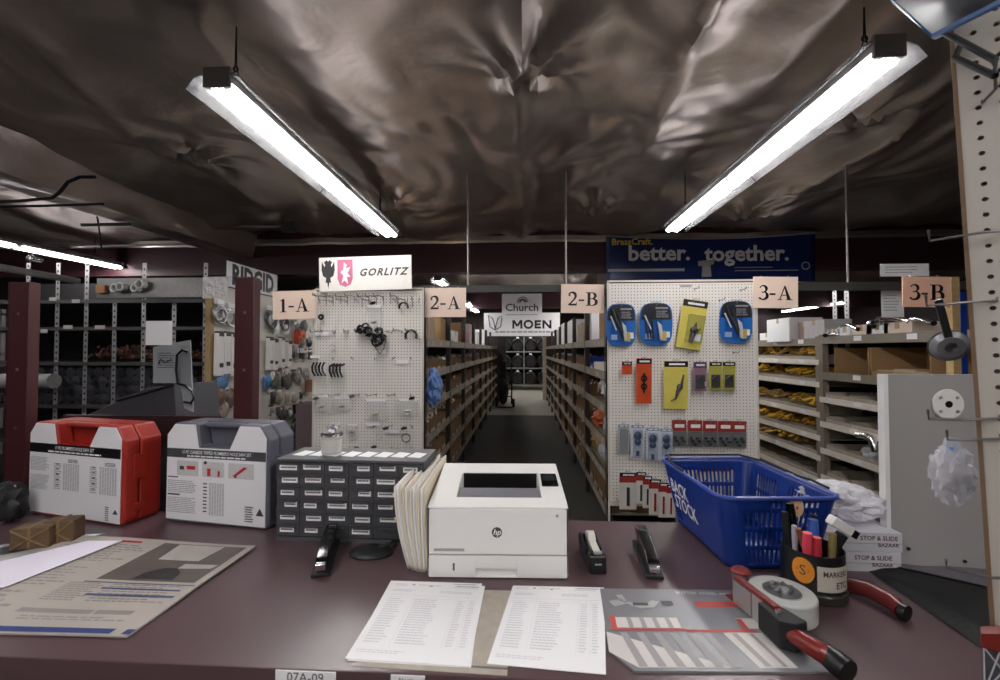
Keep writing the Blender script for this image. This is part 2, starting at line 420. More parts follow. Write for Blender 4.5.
lbl('shelf_label', 276, 336, 668, 'handwritten white tag 07A-09 on the counter edge', [('07A-09', .024, .5, -.42, 'CENTER')])
lbl('shelf_label', 391, 425, 673, 'small printed white tag stuck on the counter edge below the papers', [('Northeast', .011, .6, -.3, 'CENTER')])

# ------------------------------------------------------------------ printer
def pair(pl, pr):
    a = PZ(*pl, CZ); b = PZ(*pr, CZ); return a, b, math.atan2(b.y-a.y, b.x-a.x), (b-a).length
a, b, rz, PW = pair((427.5,577),(568.5,578.5))
t = thing('laser_printer', 'white desktop laser printer standing on the counter beside manila files', 'printer', ((a+b)/2)+V((0,0,-.007)), rz)
W = PW/2; Dp = .30; zf = .196; zb = .229
def zt(y): return zf+(zb-zf)*y/Dp if y > .02 else zf-.004+ (zf+(zb-zf)*.02/Dp-zf+.004)*y/.02
xs = [-W, -.115, .119, W]; ys = [0, .02, .050, .222, Dp]
m = MB()
for i in range(3):
    for j in range(4):
        if i == 1 and j == 2: continue
        m.quad((xs[i],ys[j],zt(ys[j])),(xs[i+1],ys[j],zt(ys[j])),(xs[i+1],ys[j+1],zt(ys[j+1])),(xs[i],ys[j+1],zt(ys[j+1])))
for i in range(3): 
    m.quad((xs[i],0,.188),(xs[i+1],0,.188),(xs[i+1],0,zt(0)),(xs[i],0,zt(0)))
    m.quad((xs[i+1],Dp,.012),(xs[i],Dp,.012),(xs[i],Dp,zt(Dp)),(xs[i+1],Dp,zt(Dp)))
for s, x in ((0,-W),(1,W)):
    for j in range(4):
        q = [(x,ys[j+1],.012),(x,ys[j],.012 if j else .012),(x,ys[j],zt(ys[j])),(x,ys[j+1],zt(ys[j+1]))]
        m.quad(*(q if s == 0 else q[::-1]))
m.quad((-W,0,.012),(-W,Dp,.012),(W,Dp,.012),(W,0,.012))
x0, x1, y0, y1 = xs[1], xs[2], ys[2], ys[3]
zl, zh = .150, .186
m.quad((x0,y0,zt(y0)),(x1,y0,zt(y0)),(x1,y0,zh),(x0,y0,zh)); m.quad((x1,y1,zt(y1)),(x0,y1,zt(y1)),(x0,y1,zl),(x1,y1,zl))
m.quad((x0,y1,zt(y1)),(x0,y0,zt(y0)),(x0,y0,zh),(x0,y1,zl)); m.quad((x1,y0,zt(y0)),(x1,y1,zt(y1)),(x1,y1,zl),(x1,y0,zh))
m.build('body', M_white, t, merge=True, bevel=.0035)
m = MB(); m.add([(x0,y0,zh-.0005),(x1,y0,zh-.0005),(x1,y1,zl-.0005),(x0,y1,zl-.0005)],[(0,1,2,3)])
m.add([(x0+.002,y1-.001,zl),(x1-.002,y1-.001,zl),(x1-.002,y1-.001,zt(y1)-.003),(x0+.002,y1-.001,zt(y1)-.003)],[(0,1,2,3)])
m.build('output_tray', M_black, t)
m = MB(); m.prism_x([(y0+.001,zh),(y0+.082,zh-.012),(y0+.082,zt(y0+.082)-.012),(y0+.074,zt(y0+.074)-.007),(y0+.001,zt(y0)-.006)], x0+.002, x1-.002)
m.build('paper_stop', mat('printer_grey', '6c6b72', .45), t, bevel=.001)
m = MB(); m.box(x0+.035,x0+.078,y0+.004,y0+.058,zt(y0)-.008,zt(y0)-.0035); m.box(x0+.082,x1-.04,y0+.004,y0+.040,zt(y0)-.008,zt(y0)-.0045); m.build('tray_flap', mat('printer_grey2', '55545b', .4), t, bevel=.001)
m = MB(); m.box(-W+.004,W-.004,-.006,.004,.0695,.187); m.build('front_door', M_white, t, bevel=.003)
dr = MB(); dr.box(-W+.004,-.058,-.006,.004,.010,.0665); dr.box(.050,W-.004,-.006,.004,.010,.0665); dr.box(-.058,.050,-.006,.004,.033,.0665); dr.box(-.058,.050,-.006,.004,.010,.013)
dr.box(-.058,.050,.002,.004,.012,.034)
o = dr.build('paper_drawer', M_white, t, bevel=.001)
m = MB(); m.box(-.118,-.113,-.0068,-.005,.028,.047); m.build('paper_gauge', M_grey, o)
m = MB(); X = Matrix.Translation((.148,0,0)) @ T(0,.12,zt(.12)+.0015,math.atan2(zb-zf,Dp)); m.box(-.022,.026,-.002,.083,-.002,.004,X); pn = m.build('control_panel', M_blackgl, t, bevel=.002)
m = MB(); m.box(-.016,.020,.028,.072,.004,.0046,X); m.build('screen', mat('lcd', '252a2c', .2), pn)
m = MB(); m.cyl((-.002,-.0062,.128),(-.002,-.0072,.128), .0135, n=28); lg = m.build('badge', mat('badge_grey', '3c3c40', .4), t)
m = MB(); m.text('hp', .021, T(-.002,-.0076,.1285) @ RX90, shear=.25, off=.0004); m.build('lettering', M_white, lg)
m = MB(); m.text('LaserJet Pro M402n', .0068, T(-.128,-.0066,.0815) @ RX90); m.box(-.168,-.088,-.0063,-.006,.0778,.0850); m.build('nameplate', mat('plate_text', 'a09ca0', .5), t)
m = MB(); m.cyl((W-.03,-.0062,.172),(W-.03,-.0068,.172),.004,n=12); m.build('wifi_mark', M_ink, t)
for sx in (-1,1):
    for yy in (.03,.27): m = MB(); m.cyl((sx*(W-.03),yy,.007),(sx*(W-.03),yy,.013),.014); m.build('rubber_foot', M_blackm, t)

# ------------------------------------------------------------------ drawer cabinet
a, b, rz, DW = pair((276,540),(424,545))
t = thing('drawer_cabinet', 'dark grey steel small parts cabinet of thirty six labelled drawers', 'cabinet', a, rz)
DH = .255; DD = .165
m = MB(); m.box(0,DW,.012,DD,0,DH); m.box(0,DW,0,.012,0,.012); m.box(0,DW,0,.012,DH-.008,DH)
cw = DW/6; chh = (DH-.02)/6
for i in range(7): m.box(max(0,i*cw-.0025),min(DW,i*cw+.0025),.002,.012,.012,DH-.008)
for j in range(1,6): m.box(0,DW,.002,.012,.012+j*chh-.002,.012+j*chh+.002)
m.build('cabinet_frame', mat('cabinet_grey', '4c4c50', .5), t)
M_drw = mat('drawer_front', '434347', .5)
for j in range(6):
    for i in range(6):
        x0 = i*cw+.004; x1 = (i+1)*cw-.004; z0 = .012+j*chh+.003; z1 = .012+(j+1)*chh-.003
        m = MB(); m.box(x0,x1,.0,.1,z0,z1); m.box(x0+.01,x1-.01,-.006,.0,z1-.006,z1-.003); d = m.build('drawer', M_drw, t)
        if (i,j) in ((2,0),(4,0),(5,0)): continue
        lw = (x1-x0)*random.uniform(.55,.85); lx = x0+(x1-x0-lw)*random.uniform(.25,.8); lz = z0+.009+random.uniform(0,.004)
        m = MB(); m.box(lx,lx+lw,-.001,0,lz,lz+.016); m.build('label_card', M_paper, d)
        m = MB(); bars(m, lx+.004, lx+lw-.004, lz+.0055, lz+.0115, 1, .0012, .8, RX90, .06,.16, 0); m.build('print', mat('label_print', '5c5a5e', .8), d)
m = MB()
for i in range(8):
    x = .02+i*.055; m.add([(x,.05,DH+.0006),(x+.045,.04,DH+.0006),(x+.055,.1,DH+.0006),(x+.012,.115,DH+.0006)],[(0,1,2,3)])
m.build('top_label', M_paper, t)
# jar on the cabinet
cb = t
p = PY(335,455,a.y+.10); jl = V((p.x, a.y+.075, CZ+DH))
t = thing('jar', 'clear jar of small fittings with metal lid standing on the drawer cabinet', 'jar', jl)
m = MB(); m.lathe([(.029,0),(.032,.006),(.032,.060),(.029,.066)], 24); m.build('glass_body', clear('jar_plastic', (.95,.95,.92), .35, .15), t)
m = MB(); m.lathe([(.034,.060),(.035,.062),(.035,.070),(.031,.073),(.001,.073)], 24); ld = m.build('lid', M_chrome, t)
m = MB(); m.cyl((0,0,.073),(.004,.002,.082),.018,.014); m.cyl((-.004,.004,.080),(.006,-.004,.094),.007); m.sphere((.012,0,.084),.008,8); m.build('fitting', M_steel, ld)
m = MB(); m.grid(lambda u,v: V((.0330*cos(-pi+u*pi), .0330*sin(-pi+u*pi), .010+.040*v)), 14, 1); m.build('paper_label', mat('speckled_label', 'c8c6c0', .8, var=.4, scale=300), t)

# ------------------------------------------------------------------ tool cases
def saw_case(label, pl, pr, H, shell, sheet_h, notch, stripe, title, sub, dep):
    a, b, rz, Wd = pair(pl, pr)
    t = thing('saw_case', label, 'tool case', a, rz, 'hole saw cases on the counter')
    c = .035
    n0, n1, nb0, nb1, nd = notch[0]*Wd, notch[1]*Wd, notch[2]*Wd, notch[3]*Wd, .078
    full = [(.012,.0),(Wd-.012,.0),(Wd,.02),(Wd,H-c*1.3),(Wd-c,H),(c,H),(0,H-c*1.3),(0,.02)]
    frt = [(.012,.0),(Wd-.012,.0),(Wd,.02),(Wd,H-c*1.3),(Wd-c,H),(n1,H),(nb1,H-nd),(nb0,H-nd),(n0,H),(c,H),(0,H-c*1.3),(0,.02)]
    m = MB(); m.prism_y(frt, .0, .05); m.build('front_shell', shell, t, bevel=.008, seg=3)
    m = MB(); m.prism_y(full, .052, dep); m.build('back_shell', shell, t, bevel=.008, seg=3)
    hp = MB(); hp.prism_y([(n0+.01,H-.016),(n1-.01,H-.016),(n1-.012,H),(n0+.012,H)], .02, .05); hp.build('handle', shell, t, bevel=.006)
    m = MB(); m.box(Wd-.001,Wd+.004,.03,.07,H*.45,H*.70); m.box(Wd-.001,Wd+.004,.03,.07,H*.12,H*.2); m.build('latch', shell, t, bevel=.002)
    # white wrap label on the front
    e = .0015
    sh = [(.006,.012),(Wd-.014,.008),(Wd-.012,H-c*1.2),(Wd-c-.004,H-.004),(n1+.006,H-.004),(nb1+.004,H-nd-.006),(nb0-.004,H-nd-.006),(n0-.006,H-.004),(c+.004,H-.004),(.008,H-c*1.2)]
    m = MB(); m.prism_y(sh, -e-.001, -.0002); sheet = m.build('front_label', mat('case_label_white', 'e4e2e6', .45, var=.02), t)
    m = MB(); m.box(.007,Wd-.013,-e-.0016,-e-.0004,H*(1-stripe[1]),H*(1-stripe[0])); m.build('stripe', stripe[2], sheet)
    zc = H*(1-(stripe[0]+stripe[1])/2); hh = H*(stripe[1]-stripe[0])
    m = MB(); m.text(title, hh*.5, T(Wd*.5,-e-.002,zc+hh*.12) @ RX90, off=hh*.004, shear=.15, sx=.80); 
    bars(m, Wd*.22, Wd*.78, zc-hh*.38, zc-hh*.20, 1, 0, .8, T(0,-e-.002,0) @ RX90, .05,.12, 0); m.build('lettering', M_paper, sheet)
    G = T(0,-e-.0018,0) @ RX90
    return t, sheet, Wd, G
t, sh, Wd, G = saw_case('red tool case with white label panel standing on the counter', (28,513), (123,527), .337, M_red, .3, (.29,.74,.32,.64), (.225,.325,M_black), "17 PC PLUMBER'S HOLE SAW SET", '', .125)
H = .337
m = MB(); bars(m,.03*Wd,.25*Wd,H*.48,H*.63,10,0,.45,G); bars(m,.03*Wd,.25*Wd,H*.28,H*.44,12,0,.45,G)
for c0 in (.29,.67):
    bars(m,c0*Wd,(c0+.08)*Wd,H*.30,H*.58,14,0,.5,G); 
    for k in range(7): bars(m,(c0+.1+.025*k)*Wd,(c0+.117+.025*k)*Wd,H*.30,H*.58,22,0,.55,G,.4,.8,.0)
m.build('print', M_ink, sh)
m = MB()
for c0 in (.40,.78): m.cyl((c0*Wd,-.0016,H*.615),(c0*Wd,-.0024,H*.615),.009,n=12); bars(m,(c0+.04)*Wd,(c0+.16)*Wd,H*.59,H*.63,3,0,.5,G)
for c0 in (.31,.69):
    for k in range(5): m.box(c0*Wd,(c0+.03)*Wd,-.0026,-.0016,H*(.56-.055*k),H*(.575-.055*k))
m.add([(.90*Wd,-.0026,H*.115),(.955*Wd,-.0026,H*.115),(.928*Wd,-.0026,H*.165)],[(0,1,2)]); bars(m,.83*Wd,.87*Wd,H*.04,H*.19,7,0,.5,G)
m.build('symbols', M_inkdk, sh)
t, sh, Wd, G = saw_case('grey tool case with white label panel standing beside the drawer cabinet', (165,521), (269,530.5), .345, mat('case_grey', '5d5d68', .45), .3, (.31,.71,.34,.62), (.255,.345,mat('stripe_grey', '434349', .5)), "15 PC CARBIDE TIPPED PLUMBER'S HOLE SAW SET", '', .125)
H = .345
m = MB(); bars(m,.03*Wd,.33*Wd,H*.30,H*.43,7,0,.45,G); bars(m,.03*Wd,.33*Wd,H*.10,H*.26,9,0,.45,G)
for k in range(6): bars(m,(.44+.025*k)*Wd,(.458+.025*k)*Wd,H*.10,H*.42,26,0,.55,G,.4,.8,0)
m.build('print', M_ink, sh)
m = MB()
for c0, c1 in ((.12,.33),(.37,.58),(.62,.86)): m.box(c0*Wd,c1*Wd,-.0032,-.0024,H*.475,H*.625)
m.build('picture_panel', mat('picture_grey', 'c4c0c2', .6, var=.15, scale=60), sh)
m = MB(); m.box(.22*Wd,.30*Wd,-.0042,-.003,H*.54,H*.575); m.add([(.66*Wd,-.0042,H*.50),(.69*Wd,-.0042,H*.495),(.80*Wd,-.0042,H*.585),(.77*Wd,-.0042,H*.595)],[(0,1,2,3)]); m.box(.42*Wd,.45*Wd,-.0042,-.002,H*.485,H*.56); m.box(.52*Wd,.54*Wd,-.0042,-.002,H*.485,H*.54); m.build('red_picture', M_redpr, sh)
m = MB(); m.box(.15*Wd,.19*Wd,-.0042,-.002,H*.535,H*.57); m.box(.68*Wd,.70*Wd,-.0042,-.002,H*.485,H*.505); m.cyl((.40*Wd,-.002,H*.615),(.40*Wd,-.0042,H*.615),.006,n=10)
for k in range(9): m.box(.38*Wd,.415*Wd,-.003,-.002,H*(.40-.034*k),H*(.412-.034*k))
m.box(.03*Wd,.13*Wd,-.003,-.002,H*.452,H*.462); m.box(.03*Wd,.15*Wd,-.003,-.002,H*.275,H*.29)
m.add([(.88*Wd,-.0026,H*.13),(.955*Wd,-.0026,H*.13),(.918*Wd,-.0026,H*.205)],[(0,1,2)]); bars(m,.78*Wd,.86*Wd,H*.06,H*.22,7,0,.5,G)
m.build('symbols', M_inkdk, sh)

# ------------------------------------------------------------------ manila files leaning by the printer
M_man = mat('manila_paper', 'e0d8ce', .85, var=.05)
M_man2 = mat('manila_folder', 'dcd0bc', .85, var=.05)
def folder(label, pf, pb, th, h, mt, curve, tilt):
    a = PZ(*pf, CZ); b = PZ(*pb, CZ); rz = math.atan2(b.y-a.y, b.x-a.x)
    L = (b-a).length
    t = thing('file_folder', label, 'folder', a, rz, 'upright files between drawer cabinet and printer')
    for k in range(3):
        m = MB(); o = (k-1)*th*.36
        def fn(u, v, o=o):
            z = v*h*(1-.02*k); x = u*L
            return V((x-.006*sin(v*pi)*curve, o+tilt*v+curve*.03*sin(pi*v*.75), z))
        m.grid(fn, 6, 12); m.build('sheet_bundle' if k == 1 else 'cover', M_paper if k == 1 else mt, t, solid=th*.22, ang=60)
    return t
fpos = [(411,569),(416,571),(420.5,572),(424.5,572.5)]
labs = ['manila file farthest from the printer, bowed outward','cream file standing second from the drawer cabinet','buff file standing second from the printer','pale file pressed against the printer side']
for i, (p, l) in enumerate(zip(fpos, labs)):
    folder(l, p, (437+3*i, 520), .021, .232-.004*(i%2), M_man if i%2 == 0 else M_man2, (.45,.36,.28,.15)[i], (.030,.022,.014,.006)[i])

# ------------------------------------------------------------------ papers
def bil(c, u, v): return (c[0]*(1-u)+c[1]*u)*(1-v)+(c[3]*(1-u)+c[2]*u)*v
def sheet(name, label, cat, corners, mt, thick=.0012, z=CZ, lift=0, group=None, wav=0, poly=None):
    """corners (pixels): far-left, far-right, near-right, near-left -> a thin sheet lying at height z"""
    c = [PZ(px, py, z) for px, py in corners]
    o0 = (c[0]+c[2])/2
    o0.z = z
    c = [q-o0 for q in c]
    t = thing(name, label, cat, o0, 0, group)
    def fn(u, v, zz): 
        p = bil(c, u, v); p.z = zz+wav*(.5+.5*noise.noise(V((u*3, v*3, 1.3)))); return p
    m = MB()
    if poly:
        m.prism([(bil(c,u,v).x, bil(c,u,v).y) for u, v in poly], 0, thick)
    else:
        n = 16 if wav else 1
        m.grid(lambda u, v: fn(u, 1-v, thick), n, n); m.grid(lambda u, v: fn(u, v, 0), n, n)
        for e in (lambda s: (s,1), lambda s: (1,1-s), lambda s: (1-s,0), lambda s: (0,s)):
            m.grid(lambda u, v, e=e: fn(*e(u), thick*v), n, 1)
    m.build('paper', mt, t, merge=True)
    def pr(nm, pmat, rects, dz=.0005):
        m = MB()
        for r in rects:
            if len(r) == 4: q = [(r[0],r[1]),(r[2],r[1]),(r[2],r[3]),(r[0],r[3])]
            else: q = [(r[i],r[i+1]) for i in range(0,len(r),2)]
            # subdivide so that print follows a wavy sheet
            if wav and len(q) == 4:
                k = 4
                m.grid(lambda a, b: fn((q[0][0]*(1-a)+q[1][0]*a)*(1-b)+(q[3][0]*(1-a)+q[2][0]*a)*b, (q[0][1]*(1-a)+q[1][1]*a)*(1-b)+(q[3][1]*(1-a)+q[2][1]*a)*b, thick+dz), k, k)
            else:
                m.add([fn(u, v, thick+dz) for u, v in q], [tuple(range(len(q)))])
        return m.build(nm, pmat, t)
    return t, pr
def words(u0, u1, v0, v1, rows, fill=.5, wmin=.04, wmax=.14, gap=.02, rag=.3):
    out = []; dv = (v1-v0)/rows
    for r in range(rows):
        u = u0; e = u1-(u1-u0)*rag*random.random(); v = v0+r*dv
        while u < e-.003:
            w = min(e-u, (u1-u0)*random.uniform(wmin, wmax)); out.append((u, v, u+w, v+dv*fill)); u += w+(u1-u0)*gap
    return out
M_invink = mat('invoice_print', 'd2d0d6', .8)
def invoice(label, cs, z, group='printed forms on the counter'):
    t, pr = sheet('paper_form', label, 'paper', cs, M_paper, .0012, z, group=group)
    pr('print', M_invink, words(.05,.2,.03,.07,2)+words(.3,.62,.03,.06,1)+words(.68,.96,.03,.07,2)+words(.05,.3,.12,.16,2)+words(.55,.9,.12,.16,2)
       +[(.04,.2,.96,.204),(.04,.24,.96,.243),(.30,.2,.302,.86),(.74,.2,.742,.86),(.86,.2,.862,.86)]+words(.06,.24,.26,.84,19,.4)+words(.33,.6,.26,.84,19,.4)+words(.76,.84,.26,.84,19,.4)+words(.88,.94,.26,.84,19,.4)+words(.05,.5,.9,.94,2,.4))
    pr('heading', M_ink, [(.23,.03,.26,.045),(.42,.045,.45,.06),(.70,.025,.94,.035)])
invoice('white printed form sticking out under the top sheet of the pile', [(391,581),(482,584),(471,668),(347,661)], CZ+.0006)
invoice('topmost white printed form of the pile near the drawer cabinet', [(393,582),(485,586.5),(469,667),(345,659)], CZ+.0022)
t, pr = sheet('desk_pad', 'worn beige pad edge lying between the two white forms', 'pad', [(484,590),(515,591),(507,676),(350,666)], mat('beige_pad', 'a89f94', .7, var=.2, scale=40), .0005, CZ)
pr('edge_stripe', mat('pad_dark', '6a6468', .6), [(.0,.93,1,.95)])
invoice('white printed form lying next to the grey brochure', [(513,586),(604,588),(606,675),(487,664)], CZ+.0012)
# grey brochure with red rules
M_bro = mat('brochure_grey', '77777c', .35, var=.1, scale=4)
t, pr = sheet('brochure', 'grey tool brochure with white table columns and red rules', 'brochure', [(600,590),(757,592),(840,674),(612,673)], M_bro, .004, CZ, poly=[(-.0,0),(1,0),(1,1),(.10,1),(0,.80)], group=None)
pr('table_column', mat('table_white', 'cfc9c6', .5), [(.06,.42,.40,.55),(.0,.60,.55,.97,.12,.97,.0,.82)]+[(.60,.60,.80,.60,.83,.97,.66,.97),(.72,.42,.82,.42,.84,.55,.75,.55)])
pr('table_shade', mat('table_grey', '9b9698', .5), [(.07+.085*k,.61,.105+.085*k,.61,.165+.085*k,.965,.125+.085*k,.965) for k in range(6)]+[(.12+.07*k,.42,.145+.07*k,.42,.15+.07*k,.55,.125+.07*k,.55) for k in range(4)]+[(.64,.61,.67,.61,.72,.96,.69,.96),(.73,.61,.75,.61,.79,.96,.77,.96)], .0009)
pr('red_rule', M_redsoft, [(.03,.40,.06,.56),(.03,.56,.42,.585),(.42,.57,.78,.595),(.72,.43,.75,.56)], .001)
pr('red_title', M_redsoft, words(.55,.80,.19,.28,2,.8,.2,.4,.01,.05), .0008)
pr('tool_drawing', mat('drawing_white', 'a6a6a8', .5), [(.04,.2,.12,.16,.14,.24,.07,.28),(.12,.22,.22,.30,.30,.28,.34,.20,.30,.18,.24,.26,.16,.20),(.09,.1,.13,.1,.15,.2,.11,.2)], .0008)
pr('tool_tip', M_dgrey, [(.35,.19,.42,.25),(.18,.22,.27,.26)], .0011)
c = [PZ(px,py,CZ) for px,py in [(600,590),(757,592),(840,674),(612,673)]]
o0 = (c[0]+c[2])/2; q = bil(c,.72,.07)-o0
m = MB(); m.text('BUTTER WHEEL APPS', .014, T(q.x-.03,q.y,.0049)); m.build('lettering', mat('pale_letter', 'd8d6d6', .6), t)
# newspaper
M_news = mat('newsprint', 'a79f98', .8, var=.06, scale=6)
NC = [(78,537),(256,548),(127,639),(-150,632)]
t, pr = sheet('newspaper', 'open tool flyer newspaper with blue bottom band on the counter', 'newspaper', NC, M_news, .004, CZ, wav=.006)
pr('print', mat('news_ink', '8a817e', .8), words(.05,.5,.10,.34,8,.45)+words(.03,.42,.40,.62,7,.4)+words(.02,.4,.66,.82,4,.5)+words(.45,.62,.56,.74,9,.5)+words(.64,.97,.56,.74,8,.45)+words(.45,.98,.80,.84,1,.9,.3,.6)+words(.5,.95,.86,.9,2,.5), .0006)
pr('photo_panel', mat('news_photo', '5c534e', .6, var=.5, scale=9), [(.50,.10,.97,.10,.99,.50,.58,.50)][:0]+[(.53,.04,.97,.52)], .0007)
pr('photo_light', mat('news_photo_light', 'a8a49e', .6, var=.2, scale=20), [(.62,.05,.86,.05,.84,.26,.64,.26),(.80,.30,.96,.30,.95,.35,.80,.36)], .0012)
pr('photo_wheel', mat('news_photo_dark', '2e2a2a', .6), [(.68,.50,.69,.42,.74,.36,.80,.36,.85,.42,.86,.50)], .0016)
pr('red_headline', M_redpr, words(.30,.42,.045,.075,1,.8,.2,.3), .0008)
pr('blue_rule', mat('news_blue', '4b5678', .7), [(.62,.60,.96,.615),(.60,.66,.97,.68),(.5,.545,.99,.555)], .0009)
pr('blue_band', mat('band_blue', '22346e', .6), [(.0,.95,.93,.99),(.97,.95,1,.99)], .0009)
t, pr = sheet('paper_sheet', 'plain white sheet partly over the newspaper corner', 'paper', [(88,541),(122,541),(3,588),(-70,578)], mat('lilac_white', 'dcd6e4', .8, var=.02), .001, CZ+.0115)
t, pr = sheet('leaflet', 'glossy leaflet with dark and green picture by the wooden blocks', 'leaflet', [(62,536),(106,534),(-10,565),(-60,556)], mat('leaflet_grey', '9c9a98', .35, var=.1), .003, CZ)
pr('dark_picture', mat('leaflet_dark', '37353a', .35), [(.1,.30,.95,.40,.6,.85,.4,.8)][:0]+[(.2,.5,.85,.5,.72,.8,.3,.8)])
pr('green_picture', mat('leaflet_green', '52663c', .4), [(.3,.84,.7,.98)])
pr('print', M_paper, [(.55,.03,.98,.3)])
# ------------------------------------------------------------------ small desk tools
def stapler(label, pn, pf, w=.047):
    a = PZ(*pn, CZ); b = PZ(*pf, CZ); d = b-a; L = d.length; rz = math.atan2(d.y, d.x)-pi/2
    t = thing('stapler', label, 'stapler', a, rz, 'black desk staplers')
    h = w/2
    m = MB(); m.box(-h,h,0,L,0,.010); m.box(-h*.5,h*.5,L*.80,L,.010,.035); m.build('base_plate', M_blackm, t, bevel=.003)
    m = MB(); m.prism_x([(.012,.030),(L*.12,.044),(L*.6,.066),(L*.95,.060),(L*.99,.040),(L*.9,.034),(.02,.026)], -h*.72, h*.72); m.build('top_arm', M_blackgl, t, bevel=.005, seg=3)
    m = MB(); m.prism_x([(.004,.020),(.004,.030),(L*.9,.040),(L*.9,.028)], -h*.5, h*.5); m.build('magazine', M_dgrey, t, bevel=.001)
    m = MB(); m.box(-h*.55,h*.55,-.001,.022,.018,.034); m.build('chrome_nose', M_chrome, t, bevel=.002)
    m = MB(); m.box(-h*.35,h*.35,L*.02,L*.12,.010,.0115); m.build('anvil', M_chrome, t)
    return t
stapler('black stapler lying before the drawer cabinet', (320,578), (333,541))
stapler('black stapler lying open between tape dispenser and blue basket', (655,580), (640,543))
a, b, rz, tw = pair((590,574.5),(607,574.5))
t = thing('tape_dispenser', 'black desk tape dispenser with white roll beside the printer', 'tape dispenser', (a+b)/2, rz+.03)
h = tw/2
m = MB(); m.prism_x([(0,0),(.14,0),(.145,.03),(.135,.055),(.115,.06),(.10,.03),(.05,.028),(.03,.05),(.008,.052),(0,.045)], -h, h); m.build('body', M_black, t, bevel=.004)
m = MB(); m.prism_x([(.05,.028),(.145,.028),(.145,.05),(.12,.062),(.05,.05)], -h, -h+.005); m.prism_x([(.05,.028),(.145,.028),(.145,.05),(.12,.062),(.05,.05)], h-.005, h); m.build('cheek', M_blackm, t, bevel=.001)
m = MB(); m.cyl((-.010,.09,.050),(.010,.09,.050),.028,n=24); m.build('tape_roll', mat('tape_white', 'd6d4cc', .4), t)
m = MB(); m.prism_x([(.012,.0535),(.065,.0600),(.065,.0595),(.012,.053)], -.0095, .0095); m.build('tape_strip', mat('tape_white', 'd6d4cc', .4), t)
m = MB(); m.box(-.011,.011,.002,.012,.052,.057); m.build('cutter', M_steel, t)
m = MB(); m.text('Tesa', .008, T(0,-.0006,.026) @ RX90) if False else m.box(-.009,.009,-.0006,0,.024,.028); m.build('badge', M_ink, t)
# dark pad with a lead
p = PZ(371,553,CZ)
t = thing('cable_grommet', 'flat black oval pad with a cable running behind the files', 'pad', p)
m = MB(); m.lathe([(.001,.014),(.03,.014),(.046,.010),(.052,.004),(.050,0)], 28, T()@Matrix.Diagonal((1.25,.9,1,1))); m.build('pad', mat('pad_black', '1c1c1f', .5), t)
q = PZ(400,545,CZ)-p; m = MB(); m.tube([(.02,.01,.013),(.05,.02,.018),(q.x*.7,q.y,.012),(q.x+.02,q.y+.02,.006)], .005, 8); m.build('cable', M_blackm, t)

# ------------------------------------------------------------------ blue basket
bc = [PZ(680,521,CZ), PZ(730,569,CZ)]           # inner-left far and near bottom corners
bn = PZ(729,570,CZ); bf = PZ(677,520.5,CZ); bl_ = (bf-bn).length+.012; ba = -math.atan2(bf.x-bn.x, bf.y-bn.y)
bxd = V((cos(ba), sin(ba), 0)); byd = V((-sin(ba), cos(ba), 0)); bctr = bn+bxd*.125+byd*(bl_/2)
HB = .206; FL = .036
t = thing('shopping_basket', 'blue plastic shopping basket lettered in white, standing on the counter', 'basket', bctr, ba)
hw = .125; hd = bl_/2
def perim(hw, hd, r, n=5):
    """points around a rounded rectangle, counter-clockwise from the near left corner; tagged by side"""
    out = []
    def side(p, q, k, s):
        for i in range(k): out.append((p[0]+(q[0]-p[0])*i/k, p[1]+(q[1]-p[1])*i/k, s, i))
    def arc(cx, cy, a0):
        for i in range(n): a = a0+pi/2*i/n; out.append((cx+r*cos(a), cy+r*sin(a), 'c', i))
    side((-hw+r,-hd),(hw-r,-hd),33,'near'); arc(hw-r,-hd+r,-pi/2)
    side((hw,-hd+r),(hw,hd-r),49,'right'); arc(hw-r,hd-r,0)
    side((hw-r,hd),(-hw+r,hd),33,'far'); arc(-hw+r,hd-r,pi/2)
    side((-hw,hd-r),(-hw,-hd+r),49,'left'); arc(-hw+r,-hd+r,pi)
    return out
pb = perim(hw, hd, .03); pt = perim(hw+FL, hd+FL, .035); n = len(pb)
NZ = 15
m = MB()
vs = []
for j in range(NZ+1):
    v = j/NZ
    for (x0,y0,_,_),(x1,y1,_,_) in zip(pb,pt): vs.append((x0+(x1-x0)*v, y0+(y1-y0)*v, .004+(HB-.004)*v))
fs = []
for j in range(NZ):
    for i in range(n):
        s, k = pb[i][2], pb[i][3]
        hole = False
        if s == 'near' and k % 2 == 1 and 2 < k < 31 and j not in (0,4,8,12,13,14): hole = True
        if s == 'near' and j == 13 and k % 2 == 1 and 12 < k < 31: hole = True
        if s == 'right' and k % 2 == 1 and 3 < k < 46 and j not in (0,4,8,12,13,14) and (k < 22 or k > 30): hole = True
        if s == 'far' and k % 2 == 1 and 2 < k < 31 and j not in (0,4,8,12,13,14): hole = True
        if s == 'left' and k % 2 == 1 and k < 8 and j not in (0,4,8,12,13,14): hole = True
        if not hole: fs.append((j*n+i, j*n+(i+1)%n, (j+1)*n+(i+1)%n, (j+1)*n+i))
m.add(vs, fs)
m.build('basket_wall', M_blue, t, solid=.0022)
m = MB(); m.add([(p[0],p[1],.005) for p in pb], [tuple(range(n))]); m.build('basket_floor', M_blue, t, solid=.002)
m = MB(); m.tube([(p[0]*1.015,p[1]*1.01,HB) for p in pt], .0058, 8, closed=True); m.build('rim', mat('blue_rim', '3a4f9e', .3), t)
